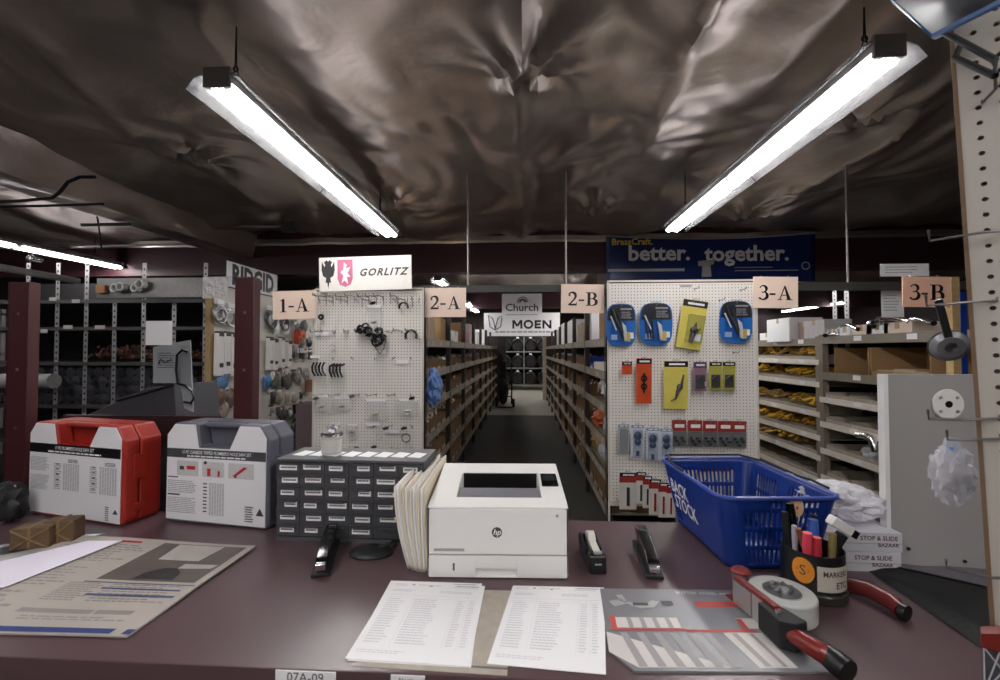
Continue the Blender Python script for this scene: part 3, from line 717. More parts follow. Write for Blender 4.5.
for s in (1,-1):     # two folded wire handles lying along the rim
    m = MB(); y = s*(hd+FL)
    m.tube([(-hw-FL-.004,s*.02,HB+.008),(-hw-FL-.003,y*.6,HB+.010),(-hw-.005,y+s*.010,HB+.010),(hw+.005,y+s*.010,HB+.010),(hw+FL+.003,y*.6,HB+.010),(hw+FL+.004,s*.02,HB+.008)] if s > 0 else
           [(hw+FL+.006,-.02,HB+.006),(hw+FL+.006,-hd*.5,HB+.012),(hw+FL+.004,-hd*.9,HB+.010)], .0038, 8)
    m.build('carry_handle', M_blackm, t)
# white lettering painted on the left side
sl = FL/HB
A = Matrix(((0,-sl*1.0,-1,-hw-.002),(-1,0,0,0),(0,1,0,.004),(0,0,0,1)))
m = MB(); m.text('BACK', .062, A @ T(-.085,.128,.0015), off=.0012, sx=.8); m.text('STOCK', .062, A @ T(-.055,.078,.0015), off=.0012, sx=.8)
m.build('lettering', mat('white_marker', 'd8d8e4', .6), t)
m = MB(); m.lathe([(.0001,.0),(.018,.0),(.018,.0012),(.0001,.0012)], 20, T(hw*.30,-hd-FL*.93-.0035,HB*.90,rx=pi/2-.14)@Matrix.Diagonal((1,1.5,1,1)))
m.build('oval_sticker', mat('sticker_tan', 'd8b48c', .6), t)
m = MB(); m.box(hw*.30-.0025,hw*.30+.0025,-hd-FL*.93-.0058,-hd-FL*.93-.0042,HB*.80,HB*.90); m.build('red_mark', M_redpr, t)

# ------------------------------------------------------------------ marker can
p = PZ(813,603,CZ); p = p+V((p.x,p.y,0)).normalized()*.062; p.z = CZ
rc = .066
t = thing('marker_can', 'black round can with white MARKERS ETC label and orange sticker', 'pen holder', p)
m = MB(); m.lathe([(rc*.95,0),(rc*1.04,.004),(rc*1.04,.016),(rc,.022),(rc,.112),(rc*.96,.112),(rc*.95,.02),(.0001,.018)], 36); m.build('can', mat('can_black', '1b1a1b', .4), t)
m = MB(); m.lathe([(rc*1.035,.002),(rc*1.075,.004),(rc*1.075,.020),(rc*1.02,.024)], 36); m.build('base_ring', mat('smoky_ring', '3a3836', .25), t)
def wrap(a0, r): return lambda v: V((r*sin(v.x/r+a0), -r*cos(v.x/r+a0), v.y))
m = MB(); fw = wrap(.24, rc*1.012); m.grid(lambda u,v: fw(V((-.045+.09*u,.032+.058*v,0))), 14, 1); lb = m.build('white_label', mat('label_cream', 'd4cec0', .7), t)
m = MB(); fw2 = wrap(.24, rc*1.02); m.text('MARKERS', .0175, fn=lambda v: fw2(V((v.x-.002, v.y+.073,0))), off=.0003, sx=.85); m.text('ETC', .021, fn=lambda v: fw2(V((v.x+.012, v.y+.047,0))), off=.0003, sx=.9); m.build('lettering', M_inkdk, lb)
m = MB(); fw3 = wrap(-.86, rc*1.015)
cir = [fw3(V((.024*cos(2*pi*k/20), .072+.030*sin(2*pi*k/20),0))) for k in range(20)]
m.add([fw3(V((0,.072,0)))]+cir, [(0,k+1,(k+1)%20+1) for k in range(20)]); st = m.build('orange_sticker', mat('sticker_orange', 'e8922e', .6), t)
m = MB(); fw4 = wrap(-.86, rc*1.024); m.text('S', .034, fn=lambda v: fw4(V((v.x, v.y+.072,0)))); m.build('lettering', M_inkdk, st)
cp_ = p
def pen(name, label, cat, dx, dy, tx, ty, L, r, mt, capm=None, capl=.3, z0=.02, n=10, flat=0):
    b = cp_+V((dx,dy,z0)); d = V((tx,ty,1)).normalized()
    t = thing(name, label, cat, b, 0, 'pens and tools in the marker can')
    m = MB(); m.cyl((0,0,0), d*L*(1-capl), r, n=n)
    m.build('barrel', mt, t)
    m = MB(); m.cyl(d*L*(1-capl), d*L, r*1.12, r*.95, n=n); m.build('cap', capm or mt, t)
M_pink = mat('pink_marker', 'e0485f', .4); M_lblue = mat('blue_marker', '3f63b8', .4); M_brown = mat('brown_marker', '7a4a36', .5); M_clearp = mat('pale_pen', 'a8a4b0', .3)
pen('marker_pen','black marker with a dark cap at the back of the can','pen',-.040,.02,-.05,.05,.165,.008,M_blackm)
pen('marker_pen','pale grey pen standing against the can side near the basket','pen',-.044,-.01,-.03,0,.145,.006,M_clearp)
pen('highlighter','pink highlighter standing in the marker can','pen',-.030,-.028,-.02,-.05,.138,.010,M_pink)
pen('highlighter','red capped highlighter beside the pink one','pen',-.012,-.035,-.02,-.05,.130,.009,mat('red_marker','c83a44',.4))
pen('marker_pen','brown pen leaning across the can mouth','pen',.004,-.020,-.35,.0,.150,.007,M_brown)
pen('marker_pen','broad blue marker standing upright in the can','pen',.012,.012,.02,.05,.150,.012,M_lblue)
pen('marker_pen','narrow blue marker behind the broad blue one','pen',.022,.030,.05,.05,.155,.008,M_lblue,M_blackm)
pen('marker_pen','thick black marker rising highest from the can','pen',-.008,.030,-.12,.05,.185,.010,M_blackgl)
pen('marker_pen','olive capped pen near the can label','pen',.030,-.020,.05,0,.132,.008,mat('olive_marker','8a7a4a',.5))
b = cp_+V((.045,.0,.02))
t = thing('price_gun', 'black handle tool with a white head hooked in the can', 'tool', b, 0, 'pens and tools in the marker can')
m = MB(); m.tube([(0,0,0),(.004,0,.06),(.010,-.002,.10),(.024,-.006,.125)], [.012,.013,.014,.013], 8); m.build('handle', M_blackm, t)
m = MB(); m.box(-.034,.020,-.014,.014,-.011,.013,T(.024,-.006,.142,ry=.55)); m.build('white_head', M_white, t, bevel=.004)
m = MB(); m.box(.020,.036,-.011,.011,-.009,.010,T(.024,-.006,.142,ry=.55)); m.build('black_tip', M_black, t, bevel=.002)

# ------------------------------------------------------------------ packing tape guns
def tape_gun(label, pr, ph, roll=True):
    a = PZ(*pr, CZ); b = PZ(*ph, CZ+.025)
    d = V((b.x-a.x, b.y-a.y, 0)); L = d.length; rz = math.atan2(d.y, d.x)
    t = thing('tape_gun', label, 'tape dispenser', a, rz, 'red handled tape guns')
    # local x runs from the roll to the handle end
    M_guncol = mat('gun_red_metal', '8f3a38', .3, .3)
    if roll:
        m = MB(); m.lathe([(.039,.006),(.064,.006),(.066,.009),(.066,.051),(.064,.054),(.039,.054),(.039,.006)], 40, T(.0,.035,.012)); m.build('tape_roll', clear('tape_film', (.84,.84,.82), .50, .2), t)
        m = MB(); m.lathe([(.037,.008),(.039,.008),(.039,.055),(.037,.055),(.037,.008)], 32, T(.0,.035,.012)); m.build('tape_core', mat('core_grey', '8c8a88', .7), t)
        m = MB(); m.lathe([(.0001,.02),(.034,.02),(.035,.05),(.022,.058),(.008,.060),(.0001,.058)], 24, T(.0,.035,.012)); 
        for k in range(6): m.cyl((.02*cos(k),.035+.02*sin(k),.068),(.02*cos(k+.5),.035+.02*sin(k+.5),.075),.005,n=6)
        m.build('hub', mat('hub_grey', '4a4a4c', .4), t)
    m = MB(); m.box(-.068,.070,-.030,-.026,.006,.068); m.box(-.10,-.066,-.030,.02,.004,.008); m.build('side_frame', M_guncol, t, bevel=.001)
    m = MB(); m.box(-.068,-.01,-.034,-.030,.008,.060); m.box(-.005,.03,-.035,-.030,.008,.064); m.build('steel_plate', M_steel, t, bevel=.001)
    m = MB(); m.cyl((-.085,.0,.008),(-.085,.0,.066),.019,n=16); m.build('roller', mat('roller_steel', '6a6a66', .35, .5), t)
    m = MB(); m.lathe([(.0001,.066),(.021,.066),(.022,.070),(.016,.075),(.0001,.076)], 16, T(-.085,0,0)); m.box(-.06,.06,-.036,-.022,.064,.072); m.build('wiper_flap', mat('wiper_red', '762826', .2, bump=.4, bscale=200), t)
    m = MB(); m.prism([(.03,-.05),(.095,-.055),(.11,-.03),(.105,0),(.06,-.010),(.03,-.02)], .010, .066); m.build('yoke', M_blackm, t, bevel=.004)
    m = MB(); m.tube([(.08,-.035,.040),(.08+(L-.08)*.3,-.028,.040),(.08+(L-.08)*.65,-.014,.036),(L-.03,-.002,.030)], [.013,.016,.018,.018], 16); m.build('handle', mat('handle_red', '74231f', .3), t)
    m = MB(); m.tube([(.085,-.018,.043),(.085+(L-.1)*.3,-.011,.043),(.085+(L-.1)*.65,.004,.039),(L-.035,.016,.032)], [.007,.009,.009,.008], 10); m.build('grip_strip', M_blackm, t)
    m = MB(); m.tube([(L-.036,-.003,.031),(L-.015,.0,.029),(L+.004,.002,.027)], [.020,.0225,.021], 18); m.build('end_cap', M_black, t, bevel=.002)
    m = MB(); m.cyl((.075,-.04,.066),(.075,-.04,.072),.006); m.build('screw', M_chrome, t)
    return t
tape_gun('red handled tape gun with a clear roll lying on the grey brochure', (768,622), (846,672))
a = PZ(842,590,CZ); b = PZ(908,622,CZ)
t = thing('tool_handle', 'dark red curved tool handle with black end lying behind the marker can', 'tool', a, 0)
d = b-a
m = MB(); m.tube([V((0,0,.016)),d*.4+V((.012,.010,.024)),d*.75+V((.010,.006,.022)),d*.92+V((0,0,.018))], [.016,.018,.018,.017], 14); m.build('handle', mat('handle_dark_red', '6a2a2a', .25), t)
m = MB(); m.tube([V((0,.012,.022)),d*.4+V((.026,.020,.030)),d*.85+V((.014,.012,.026))], [.008,.010,.009], 8); m.build('grip_strip', M_blackm, t)
m = MB(); m.tube([d*.90+V((0,0,.018)),d*1.0+V((0,0,.017))], [.0185,.0185], 14); m.build('end_cap', M_black, t, bevel=.002)

# ------------------------------------------------------------------ boxes, film bag, display panel on the counter's far end
M_boxw = mat('grey_white_card', 'c2c0c6', .7, var=.03)
a = PZ(822,571,CZ); b = PZ(897,571,CZ)
bw = b.x-a.x
for k, (lab, dx) in enumerate((('lower pale grey carton lettered in dark red, on the counter behind the can',0),('upper pale grey carton lettered in dark red, under the clear film bag',.004))):
    z = CZ+k*.053
    t = thing('carton', lab, 'box', (a.x+.004+dx, a.y+.005, z), R(-1), 'pale cartons behind the marker can')
    m = MB(); m.box(0,bw,0,.20,0,.052); m.build('box', M_boxw, t, bevel=.0015)
    m = MB(); m.box(.002,bw-.002,-.0006,.0,.022,.024); m.build('flap_seam', M_ink, t)
    m = MB()
    for q in range(3): pass
    m.text('STOP & SLIDE', .016, T(bw-.012-.012*(1-k),-.001,.037) @ RX90, align='RIGHT', off=.0003); m.text('BAZAAR', .014, T(bw-.010-.012*(1-k),-.001,.019) @ RX90, align='RIGHT', off=.0003)
    m.build('lettering', mat('dark_red_print', '5a3040', .7), t)
def crumple(name, label, cat, loc, sc, mt, seed=1, n=4, amp=.3, group=None, parent=None):
    bm = bmesh.new(); bmesh.ops.create_icosphere(bm, subdivisions=n, radius=1)
    for v in bm.verts:
        p = v.co.copy(); q = p*2.1+V((seed*3.1,seed*1.7,seed))
        f = 1+amp*(1-abs(noise.noise(q))*2.5)*.6+amp*.5*noise.noise(q*2.3)
        v.co = V((p.x*sc[0]*f, p.y*sc[1]*f, p.z*sc[2]*f))
    mn = min(v.co.z for v in bm.verts)
    for v in bm.verts: v.co.z -= mn
    me = bpy.data.meshes.new(name); bm.to_mesh(me); bm.free(); me.materials.append(mt)
    me.polygons.foreach_set('use_smooth', [True]*len(me.polygons)); me.set_sharp_from_angle(angle=R(35))
    o = bpy.data.objects.new(name, me); COL.objects.link(o); o.location = loc
    if parent: o.parent = parent
    elif label: tag(o, label, cat, group)
    return o
M_film2 = clear('cloudy_film', (.96,.95,1), .45, .12, bump=1.0, bscale=25)
crumple('film_bag', 'crumpled clear film bag lying on the pale cartons', 'plastic bag', (a.x+.115, a.y+.10, CZ+.1055), (.095,.085,.045), M_film2, 3, 4, .35)
# white display panel
a = PZ(891,566,CZ); b = PZ(983,569,CZ)
rz = math.atan2(b.y-a.y, b.x-a.x)
Hp = (566-375)/F*PZ(888,566,CZ).y*.945
t = thing('display_panel', 'tall white display panel with a round holed plate standing on the counter', 'display', a, rz)
wp = .50
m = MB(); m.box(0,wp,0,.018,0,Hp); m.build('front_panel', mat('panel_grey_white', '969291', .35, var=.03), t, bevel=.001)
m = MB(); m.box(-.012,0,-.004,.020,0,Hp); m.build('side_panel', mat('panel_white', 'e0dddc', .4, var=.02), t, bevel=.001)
m = MB(); cx, cz = .155, Hp-.082
m.lathe([(.0001,0),(.040,0),(.042,.003),(.040,.006),(.0001,.006)], 32, T(cx,-.0,cz,rx=pi/2)); pl = m.build('round_plate', mat('plate_white', 'd8d4d2', .35), t)
m = MB(); m.cyl((cx,-.0062,cz),(cx,-.0072,cz),.0095,n=20)
m.build('centre_hole', M_black, pl)
m = MB()
for sx in (-1,1):
    for sz in (-1,1): m.cyl((cx+sx*.022,-.0062,cz+sz*.019),(cx+sx*.022,-.0085,cz+sz*.019),.0042,n=10)
m.build('plate_screw', M_steel, pl)
m = MB(); m.cyl((.045,-.001,.05),(.045,-.004,.05),.0045); m.cyl((.19,-.001,.02),(.19,-.004,.02),.0045); m.build('screw', M_black, t)
# dark cloth bag slumped at the foot of the panel
pts = [(865,570),(905,566),(985,568),(1040,640),(985,668),(930,610)]
bl = [PZ(x,y,CZ) for x,y in pts]
a0 = V((.93,.99,CZ))
t = thing('black_bag', 'black folded bag with a grey flap lying before the white panel', 'bag', a0)
def bagf(u, v):
    p0 = PZ(868,571,CZ)*(1-u)+PZ(1005,665,CZ)*u; p1 = PZ(890,566,CZ)*(1-u)+PZ(1060,580,CZ)*u
    p = p0*(1-v)+p1*v-a0
    hgt = .03*sin(pi*min(1,max(0,v)))**.5*(.25+.9*u)+.006*noise.noise(V((u*5,v*4,2)))
    return V((p.x,p.y,max(.001,hgt+.002)))
m = MB(); m.grid(bagf, 24, 14); m.build('bag_body', mat('bag_black', '0c0c0d', .65, bump=.2, bscale=80), t)
m = MB(); m.grid(lambda u,v: bagf(u, .50+.5*v)+V((.004,.004,.004)), 20, 6); m.build('grey_flap', mat('bag_grey', '57545a', .6), t)

# ------------------------------------------------------------------ pegboards
def peg_mesh(w, h, sp, r, th, sides=8):
    """board in the local xz plane, front at y=0 facing -y, with real round holes"""
    m = MB(); nx = int(w/sp); nz = int(h/sp); ox = (w-nx*sp)/2; oz = (h-nz*sp)/2
    for i in range(nx):
        for k in range(nz):
            cx = ox+(i+.5)*sp; cz = oz+(k+.5)*sp; s = sp/2
            sq = []; ci = []; cb = []
            for q in range(sides):
                a = 2*pi*(q+.5)/sides
                c_, s_ = cos(a), sin(a); f = s/max(abs(c_), abs(s_))
                sq.append(V((cx+c_*f, 0, cz+s_*f))); ci.append(V((cx+r*c_,0,cz+r*s_))); cb.append(V((cx+r*c_,th,cz+r*s_)))
            cor = [V((cx+s,0,cz+s)), V((cx-s,0,cz+s)), V((cx-s,0,cz-s)), V((cx+s,0,cz-s))]
            fs = [(q, (q+1)%sides, sides+(q+1)%sides, sides+q) for q in range(sides)]+[(sides+q, sides+(q+1)%sides, 2*sides+(q+1)%sides, 2*sides+q) for q in range(sides)]
            o = 3*sides
            # corner fillers
            if sides == 8:
                fs += [(0, o+0, 1), (2, o+1, 3), (4, o+2, 5), (6, o+3, 7)]
            m.add(sq+ci+cb+cor, fs)
    for b in ((0,w,0,oz),(0,w,h-oz,h),(0,ox,oz,h-oz),(w-ox,w,oz,h-oz)):
        if b[1]-b[0] > 1e-4 and b[3]-b[2] > 1e-4: m.quad((b[0],0,b[2]),(b[1],0,b[2]),(b[1],0,b[3]),(b[0],0,b[3]))
    for q in (((0,0,0),(0,th,0),(0,th,h),(0,0,h)),((w,0,0),(w,th,0),(w,th,h),(w,0,h)),((0,0,h),(w,0,h),(w,th,h),(0,th,h)),((0,0,0),(w,0,0),(w,th,0),(0,th,0))): m.quad(*q)
    return m
def hook_mb(L, r=.0022, up=.012):
    m = MB(); m.tube([(0,.004,.006),(0,0,0),(0,-.006,-.002),(0,-L+.012,-.004),(0,-L,up)], r, 6); m.tube([(0,.004,-.012),(0,-.003,-.013),(0,-.012,-.003)], r*.9, 5); return m
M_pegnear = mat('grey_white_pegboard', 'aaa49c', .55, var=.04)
# near pegboard of a floor stand beyond the counter end; its board faces the camera
pn = PY(957,240,.775)
th_ = R(-44)
A_ = PY(944,40,.765); uu = V((cos(th_), sin(th_), 0)); dB = ray(985,640); dB = dB/1.0
# the board leans slightly: find its lower edge point in the same upright plane
den = dB.x*uu.y-dB.y*uu.x; tB = ((A_.x-C0.x)*uu.y-(A_.y-C0.y)*uu.x)/den
B_ = C0+dB*tB; zz_ = (A_-B_).normalized(); O_ = B_-zz_*(B_.z/zz_.z)
uu = (uu-zz_*uu.dot(zz_)).normalized(); nn_ = zz_.cross(uu)
NB = Matrix(((uu.x,nn_.x,zz_.x,O_.x),(uu.y,nn_.y,zz_.y,O_.y),(uu.z,nn_.z,zz_.z,O_.z),(0,0,0,1)))
t = thing('pegboard_stand', 'tall white pegboard stand beside the counter end, close to the camera', 'pegboard')
t.matrix_world = NB
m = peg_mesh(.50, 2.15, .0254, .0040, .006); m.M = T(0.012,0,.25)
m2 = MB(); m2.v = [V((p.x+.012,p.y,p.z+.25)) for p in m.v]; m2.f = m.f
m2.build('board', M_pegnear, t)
m = MB(); m.box(.012,.512,.0061,.012,.25,2.40); m.build('backing', mat('hardboard_back', '3a2c22', .8), t)
m = MB(); m.box(.0065,.012,-.002,.014,.0,2.42); m.box(.512,.524,-.004,.018,.0,2.42); m.build('edge_frame', mat('hardboard_edge', '6a523c', .7), t)
m = MB(); m.box(.06,.46,-.20,.02,0,.03); m.build('stand_base', M_dgrey, t)
def nhook(u, z, L, ang, label, r=.0022, name='peg_hook'):
    L *= .62
    m = MB(); m.tube([(0,.004,.008),(0,-.002,0),(sin(ang)*.04,-.03,-.002),(sin(ang)*L,-L*cos(ang)+.012,-.004),(sin(ang)*L,-L*cos(ang),.012)], r, 7)
    o = m.build(name, mat('dark_hook', (.13,.12,.12), .4, .5), None); tag(o, label, 'hook', 'hooks in the near pegboard')
    o.matrix_world = NB @ T(u+.012,0,z)
    return o
def zpix(py): return CAMZ-(py-350)/F*.755
for i, (u, py, L, ang, lab) in enumerate(((.026,305,.16,-.9,'bent wire hook in the near pegboard level with the 3-B sign'),(.050,243,.17,-1.1,'long wire hook in the near pegboard, just above the 3-B sign'),(.050,262,.14,.5,'wire hook in the near pegboard beside the 3-B sign, bent towards us'),
    (.020,412,.15,-1.0,'wire hook of the near pegboard crossing the round holed plate'),(.020,430,.12,-.9,'wire hook of the near pegboard holding the clear bag'),(.036,550,.15,-1.15,'long wire hook of the near pegboard just above the red net pack'),(.026,120,.10,.2,'thick hook near the top of the near pegboard'),(.05,100,.12,.7,'hook carrying the blue edged pouch on the near pegboard'))):
    nhook(u, zpix(py), L, ang, lab)
# escutcheon disc on a hook
p = PY(949,346,.90)
t = thing('flange_disc', 'grey metal flange disc hanging from a hook by the near pegboard', 'plumbing part', p, R(-25), rot=(R(18),R(-14),R(-30)))
m = MB(); m.lathe([(.010,-.006),(.027,-.010),(.030,-.004),(.030,.004),(.021,.012),(.010,.013),(.010,-.006)], 36, T(rx=pi/2)); m.build('ring', mat('flange_grey', (.25,.25,.27), .35, .4), t)
m = MB(); m.torus((0,.002,0), .027, .005, 32, 8, axis='y'); m.build('rubber_rim', M_dgrey, t)
m = MB(); m.box(-.006,.006,-.011,-.006,.008,.10); m.build('hang_strap', mat('strap_dark', '2a2a2c', .4), t)
# clear bag on the hook
p = PY(947,445,.86)
t = thing('parts_bag', 'clear plastic bag of blue and grey parts hanging before the white panel', 'plastic bag', p+V((.01,0,-.115)))
o = crumple('bag_film', None, None, (0,0,0), (.034,.020,.050), M_film2, 8, 4, .35, parent=t)
m = MB(); m.prism_y([(-.022,.09),(.022,.09),(.012,.128),(-.012,.128)], -.003, .003); m.build('hang_header', clear('header_film', (.9,.95,1), .55), t)
m = MB(); m.box(-.010,.008,-.0045,-.003,.100,.112); m.build('blue_tag', mat('tag_blue', '6f96d8', .5), t)
for k in range(4): 
    m = MB(); m.cyl((-.02+.012*k,0,.02+.012*(k%2)),(-.015+.012*k,.0,.05+.010*(k%3)),.007); m.build('part', M_steel if k % 2 else M_white, t)
# red net pack at the bottom
p = PZ(990,560,1.0); 
t = thing('net_pack', 'red topped pack with black net front hanging low on the near pegboard', 'package', NB @ V((.022,-.035,zpix(690))), th_)
m = MB(); m.prism_y([(-.030,0),(.075,0),(.075,.155),(-.030,.145)], -.012, .012); m.build('pack_body', mat('net_pack_black', '3a3a40', .5, var=.9, scale=110), t, bevel=.003)
m = MB(); m.prism_y([(-.031,.138),(.076,.150),(.076,.190),(.02,.185),(-.031,.160)], -.014, .014); m.build('red_band', mat('red_film', '6e221c', .35), t, bevel=.002)
m = MB(); m.prism_y([(-.031,-.002),(.076,-.012),(.076,.014),(-.031,.012)], -.0145, .0145); m.build('red_band', mat('red_film', '6e221c', .35), t, bevel=.002)
m = MB()
for k in range(7):
    m.tube([(-.028+.016*k,-.0125,.012),(-.028+.016*min(6,k+3),-.0125,.075),(-.028+.016*k,-.0125,.14)], .0012, 4); m.tube([(-.028+.016*k,-.0125,.012),(-.028+.016*max(0,k-3),-.0125,.075),(-.028+.016*k,-.0125,.14)], .0012, 4)
m.build('net', mat('net_grey', 'b4b4b8', .4), t)
# blue edged clear pouch overhead
c0 = PY(936,34,.80); c1 = PY(893,-6,.80); c2 = PY(1010,-4,.62); 
t = thing('vinyl_pouch', 'clear vinyl pouch with blue binding hanging above the near pegboard', 'pouch', c0)
q1 = c1-c0; q2 = c2-c0
m = MB(); m.add([(0,0,0),q1,q1+q2,q2],[(0,1,2,3)]); o = m.build('vinyl_face', clear('vinyl', (.85,.9,.95), .6, .1, bump=.5, bscale=8), t, solid=.002)
m = MB(); m.tube([q1*1.2, q1*.5, V((0,0,0)), q2*.5, q2*1.1], .0075, 8); m.build('blue_binding', mat('binding_blue', '2a5c94', .4), t)
m = MB(); m.add([V((0.004,.004,-.006)),q1*.9+V((0,.01,.0)),q1*.9+q2*.9,q2+V((0,.004,-.004))],[(0,1,2,3)]); m.build('dark_insert', mat('insert_dark', '64666e', .5, var=.5, scale=8), t, solid=.003)
b0 = NB @ V((.02,-.004,zpix(58)))
t = thing('wire_bracket', 'heavy bent dark wire bracket holding the blue edged pouch', 'bracket', b0)
m = MB(); e = [PY(940,30,.79)-b0, PY(995,60,.66)-b0, PY(995,76,.66)-b0, PY(955,58,.74)-b0, V((0,0,0))]; m.tube(e, .0048, 8); m.build('bent_wire', M_blackm, t)

# ------------------------------------------------------------------ counter left end
p = PZ(40,545,CZ)
M_blk = mat('woven_tan', '5f4a34', .75, bump=.5, bscale=60, var=.3)
for i, (pl, w, d, hh, rot, lab) in enumerate((((8,552),.10,.055,.065,.30,'tan woven block nearest the frame edge, in front of the dark ornament'),((40,546),.085,.055,.070,.30,'tan woven block touching the red tool case'))):
    a = PZ(*pl, CZ)
    t = thing('woven_block', lab, 'box', a, rot, 'tan woven blocks on the counter')
    m = MB(); m.box(0,w,0,d,0,hh); m.build('block', M_blk, t, bevel=.006)
    m = MB(); 
    for q in (.5,): m.box(w*q-.004,w*q+.004,-.0015,d+.0015,-.0,hh+.0015)
    m.tube([(0.004,-.001,.004),(w*.5,-.002,hh*.5),(w-.004,-.001,hh-.004)], .003, 5); m.tube([(0.004,-.001,hh-.004),(w*.5,-.002,hh*.5),(w-.004,-.001,.004)], .003, 5)
    m.build('binding', mat('binding_tan', '7a6040', .8), t)
a = PZ(6,528,CZ)
t = thing('ornament', 'dark lumpy ornament with a pale tip standing by the red case', 'ornament', a+V((-.055,.05,0)))
crumple('dark_body', None, None, (0,0,0), (.05,.04,.058), mat('ornament_dark', '17181a', .6), 5, 3, .5, parent=t)
m = MB(); m.lathe([(.012,.085),(.012,.10),(.006,.11),(.004,.125),(.0001,.13)], 10, T(.02,0,0)); m.build('pale_tip', mat('tip_grey', '7c7a74', .5), t)

# ------------------------------------------------------------------ posts and clear screens behind the counter
def post(label, px0, px1, ptop):
    Yp = 1.66
    a = PY(px0, ptop, Yp); b = PY(px1, ptop, Yp)
    t = thing('wooden_post', label, 'post', (a.x, Yp, 0), 0, 'burgundy screen posts')
    w = b.x-a.x; h = a.z
    m = MB(); m.box(0,w,0,.045,0,h); m.build('timber', M_post, t, bevel=.003)
    for z in (CZ+.28, CZ+.52, CZ+.75):
        m = MB(); m.cyl((w*.55,-.0025,z),(w*.55,.001,z),.006,n=10); m.build('screw', M_brass, t)
    return a, b
pA = post('burgundy timber post at the frame edge, behind the red case', 8, 29, 282)
pB = post('burgundy timber post behind the grey case, below the black lettered sign', 235, 254, 277)
M_plexi = clear('acrylic', (.95,.95,.96), .955, .03, gloss=True)
def screen(label, x0, x1, z1):
    m = MB(); m.box(x0, x1, 1.6555, 1.6602, CZ+.002, z1); return tag(m.build('acrylic_screen', M_plexi), label, 'screen', 'clear counter screens')
zt_ = PY(120,277,1.65).z
screen('clear acrylic screen between the two burgundy posts', pA[0].x+.01, pB[1].x-.004, zt_)
screen('clear acrylic screen running off the frame edge past the first post', pA[0].x-.62, pA[0].x+.008, zt_)
def strip(name, label, cat, px0, py0, px1, py1, Y, mt, th=.0006):
    a = PY(px0,py0,Y); b = PY(px1,py1,Y)
    m = MB(); m.box(a.x,b.x,Y-th,Y,b.z,a.z); return tag(m.build(name, mt), label, cat)
strip('masking_tape', 'crinkled translucent tape square on the screen corner below the RIDGID sign', 'tape', 203, 277, 228, 298, 1.6558, clear('crinkled_tape', (.95,.93,.93), .35, .3, bump=1, bscale=60))
strip('paper_note', 'blank white note hung at the top inside the pipe rack', 'paper', 146, 321, 172, 345, 1.6606, M_paper)
t = thing('document', 'white letter with a dark signature taped to the clear screen', 'paper', (0,0,0))
c = [PY(x_,y_,1.855) for x_,y_ in ((153,347),(190,340),(193,412),(184,408),(180,383),(153,383))]
m = MB(); m.prism_y([(q.x,q.z) for q in c][::-1], 1.855, 1.861); m.build('sheet', mat('document_grey', 'aab0b2', .8, var=.03), t)
m = MB(); o = PY(165,362,1.854); bars(m, o.x-.035, o.x+.045, -.03, .045, 7, 0, .35, T(0,1.854,o.z) @ RX90); m.tube([(o.x-.03,1.854,o.z-.01),(o.x-.02,1.854,o.z+.012),(o.x+.0,1.854,o.z-.004),(o.x+.03,1.854,o.z+.012)], .0035, 4); m.build('print', M_dgrey, t)
# grey sloped machine lid with a black lead behind the screen
g = [PY(70,425,1.9), PY(110,407,1.9), PY(152,388,1.9), PY(181,384,1.9), PY(184,425,1.9)]
t = thing('desk_machine', 'dark grey sloped lid machine standing behind the clear screen', 'machine', (0,1.86,0))
m = MB(); m.prism_y([(q.x,q.z) for q in g[:1]+g[1:]]+[(g[-1].x,.822),(g[0].x,.822)], 0, .28); m.build('sloped_lid', mat('lid_grey', '4a4a4e', .5), t, bevel=.006)
m = MB(); m.tube([V((q.x,-.004,q.z)) for q in (PY(120,400,1.87),PY(150,392,1.87),PY(176,384,1.87))], .006, 6); m.build('edge_seal', M_blackm, t)
m = MB(); m.tube([PY(x,y,1.835)-V((0,1.86,0)) for x,y in ((178,384),(176,370),(177,355),(182,350),(187,352))]+[], .005, 8); m.tube([PY(x,y,1.835)-V((0,1.86,0)) for x,y in ((178,384),(185,385),(192,391),(194,398),(191,403),(184,402))], .005, 8); m.build('lead', M_black, t)
m = MB(); m.box(g[0].x-.05,g[-1].x+.25,.0,.55,.78,.82); m.box(g[0].x-.04,g[0].x+.02,.02,.5,0,.78); m.box(g[-1].x+.1,g[-1].x+.2,.02,.5,0,.78); m.box(g[0].x+.1,g[-1].x+.25,-.02,.0,1.17,1.265); m.box(g[-1].x+.2,g[-1].x+.25,.0,.05,.82,1.2); tag(m.build('back_desk', M_burg, None, (0,1.80,0)), 'burgundy back desk carrying the grey machine behind the screen', 'desk')
# ------------------------------------------------------------------ aisle end pegboards and bar
YE = 3.50
def endboard(label, px0, px1, ptop, z0=.35):
    a = PY(px0, ptop, YE); b = PY(px1, ptop, YE); w = b.x-a.x; h = a.z-z0
    t = thing('end_pegboard', label, 'pegboard', (a.x, YE, 0), 0, 'pegboards on the shelving ends')
    m = peg_mesh(w-.03, h-.02, .0254, .0046, .005); m.v = [V((p.x+.015,p.y,p.z+z0)) for p in m.v]; m.build('board', M_peg, t)
    m = MB(); m.box(.0,w,.007,.012,z0,a.z); m.build('backing', mat('board_back', '3c362e', .8), t)
    m = MB(); m.box(0,.014,-.004,.012,0,a.z+.004); m.box(w-.014,w,-.004,.012,0,a.z+.004); m.box(0,w,-.004,.012,a.z-.010,a.z+.004); m.box(.014,w-.014,-.003,.012,z0-.04,z0); m.build('board_frame', mat('frame_white', 'd0c8c0', .5), t)
    return a, b
eL0, eL1 = endboard('white pegboard of small black fittings behind the drawer cabinet', 313.5, 424, 289)
eR0, eR1 = endboard('white pegboard of carded tools behind the blue basket', 607, 757, 281)
